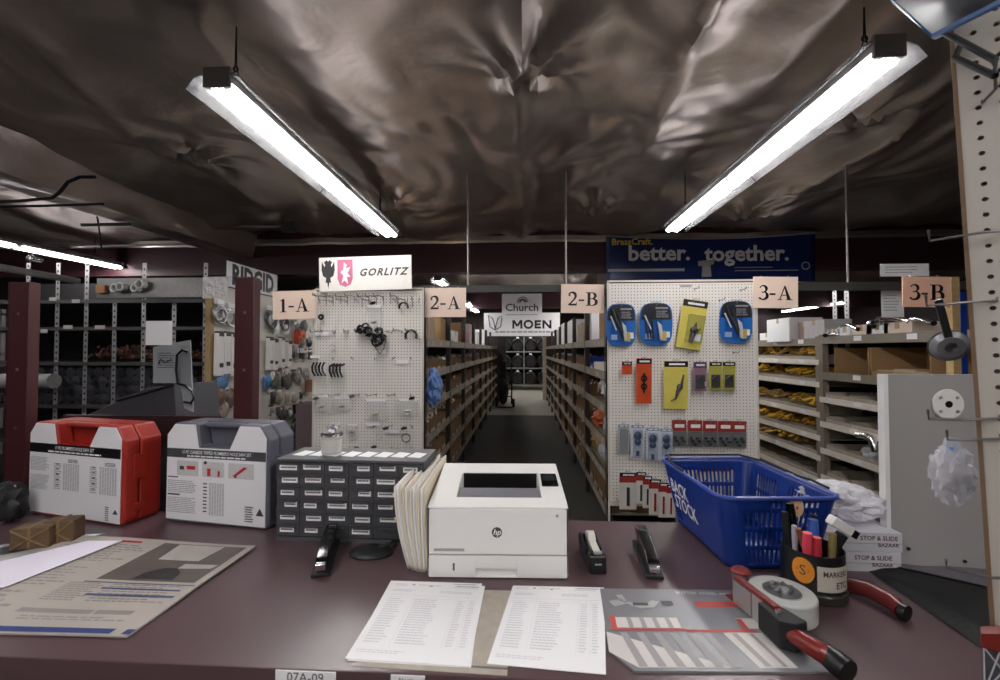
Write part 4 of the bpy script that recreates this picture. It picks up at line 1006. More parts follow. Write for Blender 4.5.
m = MB(); m.box(-1.78, 3.75, 3.59, 3.66, 2.035, 2.095)
tag(m.build('sign_bar', mat('bar_dark', '3c3a3a', .5)), 'dark square bar spanning the aisle mouths behind the number signs', 'bar')

# serif numerals and letters for the aisle signs
def gl_stroke(mb, pts, ws, M):
    vs = []; fs = []
    pts = [V((p[0],p[1],0)) for p in pts]
    for i, p in enumerate(pts):
        d = (pts[min(i+1,len(pts)-1)]-pts[max(0,i-1)]).normalized(); n = V((-d.y,d.x,0)); vs += [p+n*ws[i]/2, p-n*ws[i]/2]
    fs = [(2*i,2*i+1,2*i+3,2*i+2) for i in range(len(pts)-1)]
    mb.add(vs, fs, M)
def rect(mb, x0,x1,y0,y1,M): mb.quad((x0,y0,0),(x1,y0,0),(x1,y1,0),(x0,y1,0),M)
def arcp(cx,cy,rx,ry,a0,a1,n=14): return [(cx+rx*cos(R(a0+(a1-a0)*i/n)), cy+ry*sin(R(a0+(a1-a0)*i/n))) for i in range(n+1)]
def thick(n, a, b): return [a+(b-a)*sin(pi*i/n)**1 for i in range(n+1)]
def glyph(mb, ch, M):
    if ch == '1':
        rect(mb,.16,.32,.04,.94,M); rect(mb,.04,.44,0,.05,M); mb.add([(.03,.84,0),(.16,.84,0),(.32,1.0,0),(.26,1.0,0)],[(0,1,2,3)],M)
    if ch == '2':
        p = arcp(.25,.72,.20,.26,170,-20,16); p += [(.36,.45),(.22,.26),(.07,.09)]
        gl_stroke(mb,p,[.07+.02*i/3 for i in range(3)]+[.10]*4+[.13,.15,.16,.17,.17,.16,.15,.14,.13,.12,.11,.09,.07],M)
        rect(mb,.03,.52,0,.14,M); rect(mb,.47,.52,.1,.24,M); mb.add([(0.04,.70,0),(.16,.70,0),(.13,.80,0),(.05,.78,0)],[(0,1,2,3)],M)
    if ch == '3':
        p = arcp(.24,.76,.18,.22,160,-70,14); gl_stroke(mb,p,[.06]*4+[.08,.1,.12,.14,.15,.15,.14,.12,.1,.08,.06],M)
        p = arcp(.23,.30,.23,.27,80,-150,16); gl_stroke(mb,p,[.06,.08,.1,.12,.14,.16,.17,.17,.16,.15,.13,.11,.1,.09,.09,.1,.12],M)
        rect(mb,.16,.30,.49,.56,M)
    if ch == 'A':
        mb.add([(.10,.03,0),(.15,.03,0),(.40,.86,0),(.37,.98,0)],[(0,1,2,3)],M)
        mb.add([(.52,.03,0),(.72,.03,0),(.42,1.0,0),(.35,.97,0)],[(0,1,2,3)],M); rect(mb,.19,.56,.30,.36,M); rect(mb,0,.26,0,.05,M); rect(mb,.44,.82,0,.05,M)
    if ch == 'B':
        rect(mb,.10,.27,.02,.98,M); rect(mb,0,.40,.0,.06,M); rect(mb,0,.40,.94,1.0,M); rect(mb,.2,.42,.49,.55,M)
        p = arcp(.36,.75,.20,.22,90,-90,12); gl_stroke(mb,p,[.06,.07,.1,.13,.15,.16,.16,.16,.15,.13,.1,.07,.06],M)
        p = arcp(.38,.275,.24,.245,90,-90,12); gl_stroke(mb,p,[.06,.08,.11,.14,.17,.18,.18,.18,.17,.14,.11,.08,.06],M)
    if ch == '-': rect(mb,.02,.34,.34,.46,M)
GW = {'1':.48,'2':.55,'3':.50,'A':.82,'B':.66,'-':.38}
def aisle_sign(txt, label, c, Y, size, mt=None, tilt=0):
    """c: pixel corners left, top, right, bottom"""
    a = PY(c[0],c[1],Y); b = PY(c[2],c[3],Y); w = b.x-a.x; h = a.z-b.z
    t = thing('aisle_sign', label, 'sign', ((a.x+b.x)/2, Y, (a.z+b.z)/2), group='peach aisle number signs', rot=(0,tilt,0))
    m = MB(); m.box(-w/2,w/2,-.003,.003,-h/2,h/2); m.build('sign_card', mt or mat('sign_peach', 'ecd2c2', .6, var=.03), t)
    tw = (sum(GW[ch] for ch in txt)*size+.06*size*(len(txt)-1))*1.2
    x = -tw/2; m = MB()
    for ch in txt:
        glyph(m, ch, T(x,-.0042,-size*.5) @ RX90 @ Matrix.Diagonal((size*1.2,size*.96,1,1))); x += (GW[ch]+.06)*size*1.2
    m.build('lettering', M_black, t)
    m = MB()
    for s in (-1,1): m.tube([(s*w*.3,0,h/2-.004),(s*w*.3,.02,h/2+.012)], .002, 5)
    m.build('hanger', M_wire, t)
aisle_sign('1-A','peach aisle sign reading 1-A beside the hanging tool pegboard',(273,291,316,319),3.46,.118,tilt=R(-1.5))
aisle_sign('2-A','peach aisle sign reading 2-A at the aisle mouth',(425,288,466,317),3.55,.115)
aisle_sign('2-B','peach aisle sign reading 2-B at the aisle mouth',(561,284.5,604,313),3.55,.115,tilt=R(1))
aisle_sign('3-A','peach aisle sign reading 3-A at the corner of the tool pegboard',(753,277,798,308),3.46,.118,tilt=R(1))
aisle_sign('3-B','peach aisle sign reading 3-B by the near pegboard stand',(902,277,950,307),3.0,.108,mt=mat('sign_peach_deep','e0b098',.6,var=.03),tilt=R(1))
t = thing('sign_post', 'wooden upright with a blue side behind the 3-B sign', 'post', (PY(952,300,3.03).x, 3.03, 0))
m = MB(); m.box(0,.05,0,.05,0,PY(952,277,3.03).z); m.build('wood_upright', M_wood, t); 
m = MB(); m.box(.05,.085,-.005,.05,.8,PY(952,292,3.03).z); m.build('blue_edge', M_blue, t)

# GORLITZ board
a = PY(319.5,258,3.44); b = PY(411.5,291,3.44); w = b.x-a.x; h = a.z-b.z
t = thing('sign_board', 'white GORLITZ sign board with a black eagle and red shield', 'sign', ((a.x+b.x)/2, 3.44, (a.z+b.z)/2+.008), rot=(0,R(-1.2),0))
m = MB(); m.box(-w/2,w/2,-.004,.004,-h/2,h/2); m.build('panel', mat('sign_ivory', 'f0ece6', .5, var=.02), t, bevel=.001)
m = MB(); m.text('GORLITZ', h*.30, T(w*.19,-.0055,h*.02) @ RX90, shear=.35, off=.0022, sp=1.22, sx=.98); m.build('lettering', mat('sign_ink', '4a4846', .6), t)
sh = [(-.5,.5),(.5,.5),(.5,-.2),(.35,-.42),(0,-.5),(-.35,-.42),(-.5,-.2)]
m = MB(); m.prism_y([(-w*.215+.165*w*x, h*.02+h*.80*y) for x,y in sh], -.0056, -.0044); s1 = m.build('red_shield', mat('shield_pink', 'd47898', .6), t)
m = MB(); m.prism_y([(-w*.215+.065*w*x, h*.02+h*.36*y) for x,y in [(-.2,.9),(.3,.7),(.1,.4),(.9,.5),(.4,.0),(.9,-.3),(.3,-.3),(.5,-.9),(-.1,-.6),(-.6,-.8),(-.3,-.2),(-.8,.1),(-.3,.3)]], -.0066, -.0058); m.build('shield_figure', M_paper, s1)
eg = [(0,.45),(-.12,.5),(-.3,.42),(-.2,.34),(-.25,.25),(-.45,.45),(-.48,.15),(-.38,-.05),(-.25,-.1),(-.15,-.12),(-.2,-.3),(-.08,-.28),(0,-.5),(.08,-.28),(.2,-.3),(.15,-.12),(.25,-.1),(.38,-.05),(.48,.15),(.45,.45),(.25,.25),(.2,.34),(.3,.42),(.12,.5)]
m = MB(); m.prism_y([(-w*.40+w*.15*x, h*.0+h*.84*y) for x,y in eg], -.0056, -.0044); m.build('eagle_emblem', mat('eagle_grey', '3c3a3c', .6), t)
# RIDGID board along the side wall of the first aisle
XS = -3.22
a = PX(225,259,XS+.01); b = PX(277,275,XS+.01); zb_ = PX(225,287,XS+.01).z
t = thing('sign_board', 'black and white RIDGID sign sloping away above the side pegboard', 'sign', (XS+.02,(a.y+b.y)/2,0))
LW = b.y-a.y; zz = (a.z+zb_)/2; hh = a.z-zb_
m = MB(); m.box(-.004,.0,-LW/2,LW/2,zz-hh/2,zz+hh/2); m.build('panel', mat('ridgid_black', '0c0c0d', .5), t)
m = MB(); m.box(.0,.002,-LW/2+.012,LW/2-.012,zz-hh/2+.012,zz+hh/2-.012); m.build('white_field', M_paper, t)
RS = Matrix(((0,0,1,0),(1,0,0,0),(0,1,0,0),(0,0,0,1)))
m = MB(); m.text('RIDGID', hh*1.0, T(.0035,0,zz-hh*.02) @ RS, off=hh*.045, sx=LW/(hh*3.55)*.86); m.build('lettering', mat('ridgid_black', '0c0c0d', .5), t)

# blue wall banner
YBn = 5.56
a = PY(606,238,YBn); b = PY(815,281,YBn); w = b.x-a.x; h = a.z-b.z
t = thing('wall_banner', 'long navy banner reading better together hung on the burgundy beam', 'banner', ((a.x+b.x)/2,YBn,(a.z+b.z)/2))
def bnf(u,v):
    z = -h/2+h*v+(.02-.05*(1-(2*u-1)**2))*max(0,v-.8)/.2
    return V((-w/2+w*u,-.02*max(0,v-.85)/.15-.006*sin(u*9), z))
def navy():
    m = mat('banner_navy', '182a62', .35, var=.15, scale=2); return m
m = MB(); m.grid(bnf, 40, 12); m.build('cloth', navy(), t, solid=.003)
m = MB(); 
m.text('better.', h*.47, T(-w*.243,-.016,h*.13) @ RX90, off=.008, sx=1.05); m.text('together.', h*.47, T(w*.178,-.016,h*.10) @ RX90, off=.008, sx=1.02)
m.build('lettering', mat('banner_letter', 'fafafc', .5), t)
m = MB(); m.text('BrassCraft.', h*.20, T(-w*.375,-.032,h*.39) @ RX90, off=.003, sx=1.0); m.build('brand_lettering', mat('banner_gold', 'e8d060', .5), t)
m = MB(); m.box(-w/2+.02,w*-.12,-.012,-.010,-h*.26,-h*.20); m.box(w*.12,w*.3,-.012,-.010,-h*.20,-h*.185); m.box(w*.12,w*.42,-.012,-.010,-h*.27,-h*.255); m.build('silver_bar', mat('banner_silver', 'b8b8c0', .5), t)
m = MB(); m.prism_y([(-.10,.10),(.10,.12),(.09,.06),(.05,.05),(.06,-.10),(-.06,-.10),(-.05,.04),(-.10,.04)], -.02,-.012, T(-.04,0,-h*.22)); m.build('valve_picture', mat('valve_pale', 'b0b0ae', .4), t)
m = MB(); m.torus((w*.455,-.012,-h*.17), .045, .006, 20, 6, axis='y'); m.build('round_mark', mat('banner_silver', 'b8b8c0', .5), t)
m = MB(); m.tube([bnf(u/30,1)+V((0,-.006,.0)) for u in range(31)], .012, 6); m.build('hem', mat('hem_grey', '9a9aa4', .4), t)

# two white logo boards over the doorway
Yb2 = 11.0-.04
a = PY(484,313,Yb2); b = PY(560,336,Yb2); w = b.x-a.x; h = a.z-b.z
t = thing('logo_board', 'white MOEN board with a twin leaf mark above the doorway', 'sign', ((a.x+b.x)/2,Yb2,(a.z+b.z)/2))
m = MB(); m.box(-w/2,w/2,-.01,.0,-h/2,h/2); m.build('panel', mat('board_white', 'e6e4e6', .5, var=.02, emit=None), t)
m = MB(); LH = h*.36
def blk(x, lines, M0=T(0,-.013,-LH*.5) @ RX90):
    for l in lines: gl_stroke(m, [(x+p[0]*LH, p[1]*LH) for p in l], [LH*.24]*len(l), M0)
x_ = -w*.125
blk(x_, [[(.12,0),(.12,1)],[(1.08,0),(1.08,1)],[(.14,1),(.60,.30)],[(1.06,1),(.60,.30)]])
blk(x_+LH*1.36, [[(.56+.46*cos(2*pi*k/24),.5+.42*sin(2*pi*k/24)) for k in range(25)]])
blk(x_+LH*2.66, [[(.12,0),(.12,1)],[(.1,.12),(.75,.12)],[(.1,.5),(.68,.5)],[(.1,.88),(.75,.88)]])
blk(x_+LH*3.58, [[(.12,0),(.12,1)],[(.95,0),(.95,1)],[(.12,.95),(.95,.05)]])
m.build('lettering', M_black, t)
m = MB()
for s in (-1,1): m.tube([(-w*.35+s*x*.18,-.014,h*.1+y*.2) for x,y in [(0,-1),(.75,-.6),(1,.9),(.4,.5),(.15,-.2),(0,-.9)]], .014, 5)
m.build('leaf_mark', mat('leaf_navy', '4a4a5c', .5), t)
m = MB(); bars(m,-w*.35,w*.46,-h*.38,-h*.26,1,-.012*0,.6,T(0,-.012,0) @ RX90,.04,.1,0); m.build('small_print', M_ink, t)
a = PY(502,294,Yb2); b = PY(542,318,Yb2); w = b.x-a.x; h = a.z-b.z
t = thing('logo_board', 'white Church board with a swirl mark above the leaf mark board', 'sign', ((a.x+b.x)/2,Yb2-.03,(a.z+b.z)/2))
m = MB(); m.box(-w/2,w/2,-.01,.0,-h/2,h/2); m.build('panel', mat('board_white', 'e6e4e6', .5, var=.02), t)
m = MB(); m.text('Church', h*.42, T(0,-.013,-h*.08) @ RX90, off=.004, sx=1.08); m.build('lettering', mat('church_ink', '38383c', .5), t)
m = MB(); m.torus((w*.02,-.014,h*.16), h*.2, .012, 16, 5, axis='y', arc=.55); m.torus((w*.02,-.014,h*.14), h*.12, .025, 16, 5, axis='y', arc=.5); m.build('swirl_mark', M_grey, t)
m = MB(); bars(m,-w*.4,w*.4,-h*.40,-h*.33,1,0,.6,T(0,-.012,0) @ RX90,.04,.1,0); m.build('small_print', M_ink, t)

# ------------------------------------------------------------------ goods on the tool pegboard
M_hook = mat('peg_hook_steel', (.17,.165,.165), .35, .3)
HK = hook_mb(.10, .003).build('peg_hook', M_hook); COL.objects.unlink(HK)
def hook(x, y, z, label, group, L=1, rz=0):
    o = HK.copy(); COL.objects.link(o); o.location = (x,y,z); o.rotation_euler = (0,0,rz); o.scale = (1,L,1); tag(o, label, 'hook', group); return o
def upc(m, x0, x1, z0, z1, y): m.box(x0,x1,y-.001,y,z0,z1)
def px2(px, py, Y=YE-.04): return PY(px,py,Y)
MPX = (YE-.04)/F*1.0
def pack(name, label, cx, cy, w, h, card, header=None, hh=.16, tool=None, toolm=None, win=None, tilt=0, round_=0, group='carded goods on the tool pegboard', Y=None, dep=.012, price=True, hookit=True):
    """a carded pack hung on a hook; cx, cy, w, h in photo pixels of the centre"""
    Yp = Y or YE-.045
    c = PY(cx, cy, Yp); k = Yp*1.0/F; k = (PY(cx+1,cy,Yp)-c).length; W_, H_ = w*k, h*k
    t = thing(name, label, 'packaged tool', c, group=group, rot=(R(3),R(tilt),0))
    m = MB()
    if round_:
        pts = []
        for i in range(28):
            a = 2*pi*i/28; e = .55
            cx_, sy_ = cos(a), sin(a)
            pts.append((W_/2*math.copysign(abs(cx_)**e,cx_), H_/2*math.copysign(abs(sy_)**e,sy_)))
        m.prism_y(pts, 0, .003)
    else: m.box(-W_/2,W_/2,0,.0025,-H_/2,H_/2)
    cd_ = m.build('backing_card', card, t)
    if header:
        m = MB(); m.box(-W_/2*.98,W_/2*.98,-.0012,-.0002,H_/2-H_*hh,H_/2-.002); hd_ = m.build('header', header, cd_)
        m = MB(); m.box(-W_*.30,W_*.36,-.0020,-.0014,H_/2-H_*hh*.7,H_/2-H_*hh*.38); m.build('print', M_paper if header is not M_paper else M_inkdk, cd_)
    if tool: 
        m = MB(); tool(m, W_, H_); m.build('tool', toolm or M_steel, t)
    if win:
        m = MB(); m.box(win[0]*W_,win[1]*W_,-dep,-.0005,win[2]*H_,win[3]*H_); m.build('blister', M_blist, t, bevel=.004)
    if price:
        m = MB(); m.box(W_*.18,W_*.42,-.0035,-.0028,-H_*.32,-H_*.18); m.build('price_tag', M_paper, t)
    m = MB(); m.box(-W_*.16,W_*.16,.0005,.002,H_/2-.002,H_/2+.016); m.build('hang_tab', M_blist, t)
    if hookit:
        hook(c.x, YE-.003, c.z+H_/2-.012, 'steel hook carrying the '+label.split(',')[0].split(' hung')[0].split(' with')[0], 'hooks carrying packs on the tool pegboard', .8)
    return t
def grad_blue():
    m = mat('blister_blue', '2a68b4', .3, var=.35, scale=9); return m
def cutter(m, W_, H_):
    m.tube([(-W_*.30,-.010,H_*.38),(-W_*.18,-.012,H_*.1),(-W_*.02,-.012,-H_*.08),(W_*.06,-.012,-H_*.33)], [.010,.012,.014,.006], 8)
    m.tube([(-W_*.10,-.010,H_*.30),(-W_*.02,-.012,H_*.0),(W_*.12,-.012,-H_*.25)], [.006,.009,.008], 8); m.sphere((W_*.0,-.012,-H_*.06), .016, 10, 1, .5, 1)
def bits(m, W_, H_):
    for k in range(3): m.cyl((-W_*.32+.022*k,-.008,H_*.22-.012*k),(-W_*.24+.022*k,-.008,-H_*.34),.006,n=8)
    m.sphere((W_*.12,-.01,-H_*.02),.018,10,1,.5,1); m.cyl((W_*.10,-.01,-H_*.1),(W_*.18,-.01,-H_*.35),.008)
def nozzle(m, W_, H_):
    m.lathe([(.0001,-.11),(.016,-.105),(.018,-.05),(.012,-.035),(.030,-.02),(.032,.0),(.014,.012),(.010,.03),(.004,.05),(.0001,.052)], 14, T(W_*.10,-.016,-H_*.08,ry=R(8))); m.cyl((-W_*.02,-.014,-.02-H_*.08),(W_*.34,-.014,.005-H_*.08),.006)
def cable_tool(m, W_, H_):
    m.tube([(W_*.30,-.006,H_*.22),(W_*.22,-.008,H_*.02),(W_*.06,-.009,-H_*.12),(-W_*.02,-.008,-H_*.28),(-W_*.22,-.006,-H_*.33)], [.005,.012,.014,.008,.004], 8); m.torus((W_*.14,-.010,-H_*.04), .020, .005, 14, 6, axis='y')
def leaf(m, W_, H_):
    m.torus((0,-.006,H_*.06),.020,.006,14,6,axis='y'); m.torus((0,-.006,-H_*.12),.020,.006,14,6,axis='y'); m.cyl((0,-.006,H_*.18),(0,-.006,-H_*.26),.006)
def twin(m, W_, H_):
    m.box(-W_*.35,W_*.35,-.008,-.001,-H_*.40,H_*.05); m.tube([(-W_*.25,-.010,-H_*.1),(W_*.1,-.012,H_*.05),(W_*.25,-.010,-H_*.2)], .007, 6)
dkh = mat('pack_header_dark', '26262c', .4)
for lab, x, y, w_, h_, tl in (('blue blister pack with a slim cutter, nearest the 2-B sign',621,325,30,43,cutter),('blue blister pack with three bits, second from the 2-B sign',656,324,33,43,bits),('blue blister pack with a dark cutter, next to the 3-A sign',736,322,33,43,cutter)):
    t = pack('blister_pack', lab, x, y, w_, h_, grad_blue(), None, tool=tl, toolm=M_dgrey, win=(-.34,.16,-.40,.38), round_=1, dep=.022)
    k = .0081; W_, H_ = w_*k, h_*k
    m = MB(); pts=[]
    for i in range(9): 
        a = pi*i/8; pts.append((W_*.44*math.copysign(abs(cos(a))**.6,cos(a)), H_*.1+H_*.37*sin(a)**.6))
    m.prism_y(pts, -.0018, -.0004); m.build('dark_header', dkh, t)
    m = MB(); m.box(-W_*.02,W_*.34,-.0035,-.0022,H_*.34,H_*.38); bars(m, -W_*.0,W_*.36,H_*.14,H_*.31,4,0,.5,T(0,-.003,0) @ RX90); m.build('print', M_ink, t)
    m = MB(); m.box(-W_*.32,-W_*.12,-.0045,-.003,-H_*.34,-H_*.22); m.box(W_*.10,W_*.30,-.0045,-.003,-H_*.38,-H_*.2); m.build('price_tag', mat('tag_pale','a8b8d8',.6), t)
    m = MB(); m.prism_y([(W_*.02,H_*.06),(W_*.14,-H_*.02),(W_*.20,-H_*.36),(W_*.10,-H_*.34)], -.020, -.014); m.cyl((-W_*.34,-.012,H_*.2),(-W_*.16,-.014,-H_*.12),.006); m.build('bright_insert', mat('insert_pale','d8d8dc',.3), t)
    m = MB(); m.box(W_*.16,W_*.27,-.024,-.018,-H_*.36,-H_*.16); m.build('brass_insert', mat('insert_brass','c8a850',.4), t)
pack('blister_pack','yellow carded spray nozzle pack hanging askew in the top row',692,324.5,25,50,M_yellow,dkh,.14,nozzle,mat('nozzle_grey','5e5c58',.35,.4),win=(-.2,.45,-.38,.2),tilt=9,dep=.03)
pack('small_bag','small orange pack in the second row nearest the 2-B sign',627,368,10,13,M_orange,M_black,.28,None,hookit=True,price=False)
pack('blister_pack','tall orange carded pack with a dark chain link tool',644,381,15.5,46,M_orange,M_black,.12,leaf,M_black,price=False)
pack('blister_pack','yellow carded pack with a curved black tool in the second row',676,385,24,49,M_yellow,M_black,.12,cable_tool,M_dgrey,price=False)
pack('blister_pack','narrow purple and yellow pack between two yellow carded packs',700,376.5,13,30,mat('pack_purple','8a6a78',.5,var=.3,scale=30),mat('pack_purple_dk','4c3c58',.5),.2,twin,M_inkdk,price=True)
pack('blister_pack','black and yellow pack next to the purple pack',715.5,376,12.5,29,mat('pack_olive','a8a048',.5),M_black,.14,twin,M_dgrey,price=False)
pack('blister_pack','black and yellow pack, last of the second row near the shelves',729,376,12.5,29,mat('pack_olive','a8a048',.5),M_black,.14,twin,M_dgrey,price=False)
M_palebl = mat('pack_pale_blue','d0d6e2',.4,var=.1,scale=30)
def seal(m, W_, H_):
    m.sphere((0,-.012,H_*.18),W_*.3,12,1,.5,1.2); m.sphere((0,-.012,-H_*.02),W_*.26,12,1,.5,1); m.box(-W_*.1,W_*.1,-.014,-.002,-H_*.44,-H_*.3)
for i,(x,y,h_) in enumerate(((623.5,439,30),(637.5,441,33),(652.5,444,34),(666,444.5,33))):
    pack('clear_pack','pale blue clear pack, %s of the third row from the 2-B aisle'%('first','second','third','fourth')[i],x,y,13 if i else 11,h_,M_palebl if i else mat('pack_pale_grey','b0aea8',.5),mat('pack_mauve','8a98b4',.5),.10,seal if i else None,mat('seal_dark','4a5870',.4),win=(-.34,.34,-.45,.34),dep=.03,price=False,hookit=i<4)
M_hdr = mat('header_red','98302a',.5)
def ironbits(m, W_, H_):
    for k in range(5): m.sphere((W_*(-.3+.15*k),-.010,-H_*(.15+.12*(k%3))),.014,8)
for i,x in enumerate((679,695,710,725,739)):
    pack('parts_bag','clear bag of dark fittings with a red header, %s from the pale blue packs'%ORD[i+1],x,433+i*.3,14.5,27,mat('bag_grey_card','8c8884',.5,var=.3,scale=40),M_hdr,.42,ironbits,M_dgrey,win=(-.45,.45,-.48,.06),dep=.03,price=False)
def blade(m, W_, H_):
    m.box(-W_*.08,W_*.10,-.004,-.001,-H_*.40,H_*.10)
for i,(x,y,w_,h_) in enumerate(((628,491,17,38),(641,488,10,33),(647.5,492,9,33),(655,497,12,37),(663.5,500,10,36),(671,501,9,34))):
    Yp = YE-.05-.012*i
    pack('carded_blade','white carded blade pack with red and black head, %s from the 2-B aisle'%ORD[i+1],x,y,w_,h_,mat('blade_card','cfcac4',.5),M_black,.12,blade,(M_dgrey if i<3 else M_red),price=False,Y=Yp)
    k=.00805; W_,H_=w_*k,h_*k; c=PY(x,y,Yp)
    m = MB(); m.box(-W_*.49,W_*.49,-.0015,-.0003,H_*.22,H_*.38); o = m.build('red_stripe', M_hdr, None)
    o.parent = [q for q in COL.objects if q.get('label')=='white carded blade pack with red and black head, %s from the 2-B aisle'%ORD[i+1]][0]
for i in range(9):
    x = 683+5.6*i; y = 484
    Yp = YE-.05
    t = pack('carded_blade','slim white carded blade seen through the basket, %s along its row'%ORD[i+1],x,y,4.6,46,mat('blade_card','cfcac4',.5),M_hdr,.22 if i>2 else .08,blade,M_dgrey,price=False,Y=Yp,hookit=False)
m = MB(); m.box(eR0.x+.45, eR1.x-.12, YE-.08, YE-.003, PY(700,461,YE).z, PY(700,459,YE).z); tag(m.build('hang_rail', M_steel), 'steel rail holding the row of slim carded blades', 'rail')
for i, (x,y) in enumerate(((719,300),(694,289),(740,290),(688,352),(733,352))):
    c = PY(x,y,YE); hook(c.x, YE-.003, c.z, 'empty steel hook on the tool pegboard, %s of the bare ones'%ORD[i+1], 'bare hooks on the tool pegboard')
m = MB(); c = PY(680,286,YE); bars(m, c.x, c.x+.09, c.z-.012, c.z+.012, 1, 0, .9, T(0,YE-.0035,0) @ RX90, .1,.2,0)
tag(m.build('stencil_mark', M_ink), 'faint stencilled code at the top of the tool pegboard', 'marking')

# ------------------------------------------------------------------ left pegboard goods
G1 = 'black fittings on the pegboard behind the cabinet'
def atL(px, py, d=.05): return PY(px, py, YE-d)
def ring(name, label, px, py, Rr, r, mt, arc=1.0, d=.05, ry=0, cat='fitting', rx=0):
    c = atL(px,py,d); m = MB(); m.torus((0,0,0),Rr,r,22,7,axis='y',arc=arc); o = m.build(name, mt, None, c); o.rotation_euler=(rx,ry,0); tag(o,label,cat,G1); return o
ring('hanging_clamp','black horseshoe clamp hung high by the 2-A sign',403.5,307,.036,.008,M_black,.62,ry=R(20))
ring('hanging_clamp','thick black horseshoe clamp hung below the first near the 2-A sign',411,336,.045,.011,M_black,.66,ry=R(25))
ring('hanging_ring','black disc fitting low on a hook near the 1-A sign',321,317,.016,.010,M_black)
ring('hanging_ring','small steel ring hanging under the second hook row',332,348,.026,.004,M_steel)
ring('hanging_ring','thin oval wire loop low near the 2-A shelves',406,438,.034,.004,M_dgrey)
ring('hanging_ring','small round loop in the lowest row of the pegboard',379,437,.022,.003,M_steel)
for i,(x,y,n_) in enumerate(((363,333,9),(380,337,14))):
    c = atL(x,y,.06)
    t = thing('clip_bunch', ('bunch of black spring clips in the middle of the board','larger bunch of black clips with a hanging wire loop')[i], 'fitting', c, group=G1)
    for k in range(n_):
        m = MB(); m.torus((random.uniform(-.045,.045),random.uniform(-.03,.03),random.uniform(-.04,.05)), random.uniform(.016,.032), .008, 12, 5, axis='y', arc=.7, M=T(rx=random.uniform(-.5,.5),ry=random.uniform(-2,2))); m.build('clip', M_black, t)
    if i: m = MB(); m.tube([(-.05,0,0),(-.035,0,-.09),(0,0,-.14),(.035,0,-.09),(.05,0,0)], .004, 5); m.build('wire_loop', M_dgrey, t)
for i,(x,y) in enumerate(((319,369),(337,370))):
    for k in range(4):
        c = atL(x-5+3.4*k, y, .03+.02*k); m = MB()
        m.tube([(0,0,.055),(-.016,0,.02),(-.012,0,-.02),(.008,0,-.05),(.014,0,-.055)] if i == 0 else [(.02,0,.05),(-.02,0,.03),(-.02,0,-.01),(.0,0,-.06)], .009, 6)
        tag(m.build('hanging_tool', M_black if k % 2 == 0 else M_dgrey, None, c), 'curved black handle, %s of the %s bunch below the 1-A sign'%(ORD[k+1],('first','second')[i]), 'fitting', 'curved black handles')
for i,(x,y,w_,h_) in enumerate(((374,318,15,24),(322,404,14,16),(342,404,18,12),(376,410,22,20),(408,408,20,16),(352,430,12,10))):
    c = atL(x,y,.03); k=.0082
    t = thing('film_packet', ('clear packet under a black clip, top row middle','crumpled clear packet at the board edge below the curved handles','wide clear packet beside the crumpled one','tan tinted clear packet in the lower middle','clear packet in the lower row by the 2-A shelves','small clear packet just above the jar')[i], 'packet', c, group=G1)
    m = MB(); W_,H_=w_*k/2,h_*k/2
    m.grid(lambda u,v: V((-W_+2*W_*u, -.010*sin(pi*v)*sin(pi*u)-.004*noise.noise(V((u*5,v*5,i))), -H_+2*H_*v)), 8, 8); m.build('film', clear('packet_film',(1,1,1),.82,.15,bump=.6,bscale=60), t, solid=.001)
    m = MB(); m.box(-W_*.9,W_*.9,-.003,.001,H_*.85,H_*1.1); m.build('hang_header', M_paper, t)
    m = MB(); m.cyl((-.02,-.004,-H_*.4),(.02,-.004,-H_*.3),.008); m.torus((0,-.004,-H_*.5),.016,.003,12,5,axis='y'); m.build('part', M_wire if i != 3 else mat('tan_part','c8b090',.6), t)
for i,(x,y) in enumerate(((373,303),(352,396),(412,398),(386,428),(404,428),(356,448),(374,447),(316,398))):
    c = atL(x,y,.03); m = MB(); m.sphere((0,0,0),.018,8,1.2,.8,.8); m.cyl((-.02,0,-.008),(.022,-.01,.006),.010,n=8)
    tag(m.build('hanging_fitting', M_black if i % 2 == 0 else M_dgrey, None, c), 'small dark knob on its hook, %s of eight counted from the top row'%ORD[i+1], 'fitting', G1)
hk = []
for row,(py,x0,x1,n_) in enumerate(((301,322,420,9),(331,320,415,8),(358,317,412,6),(394,322,412,6),(425,340,412,5),(447,330,412,5))):
    for i in range(n_):
        x = x0+(x1-x0)*i/(n_-1)+random.uniform(-2,2); c = PY(x,py,YE)
        hook(c.x, YE-.003, c.z, 'steel hook on the pegboard behind the cabinet, %s in the %s row'%(ORD[i+1],ORD[row+1]), 'steel hooks on the pegboard behind the cabinet', random.uniform(.9,1.5), random.uniform(-.5,.5))
for i,(x,y,w_) in enumerate(((322,334,14),(380,352,12),(402,362,12),(373,424,14),(392,432,14),(335,424,10),(315,357,10))):
    c = PY(x,y,YE-.012); k=.0082
    m = MB(); m.box(-w_*k/2,w_*k/2,-.001,0,-.014,.014); m.box(-w_*k*.3,w_*k*.3,.0,.010,-.003,.003); tag(m.build('price_card', M_paper, None, c), 'blank white price card on the pegboard, %s counted downwards'%ORD[i+1], 'price card', 'price cards on the pegboard behind the cabinet')

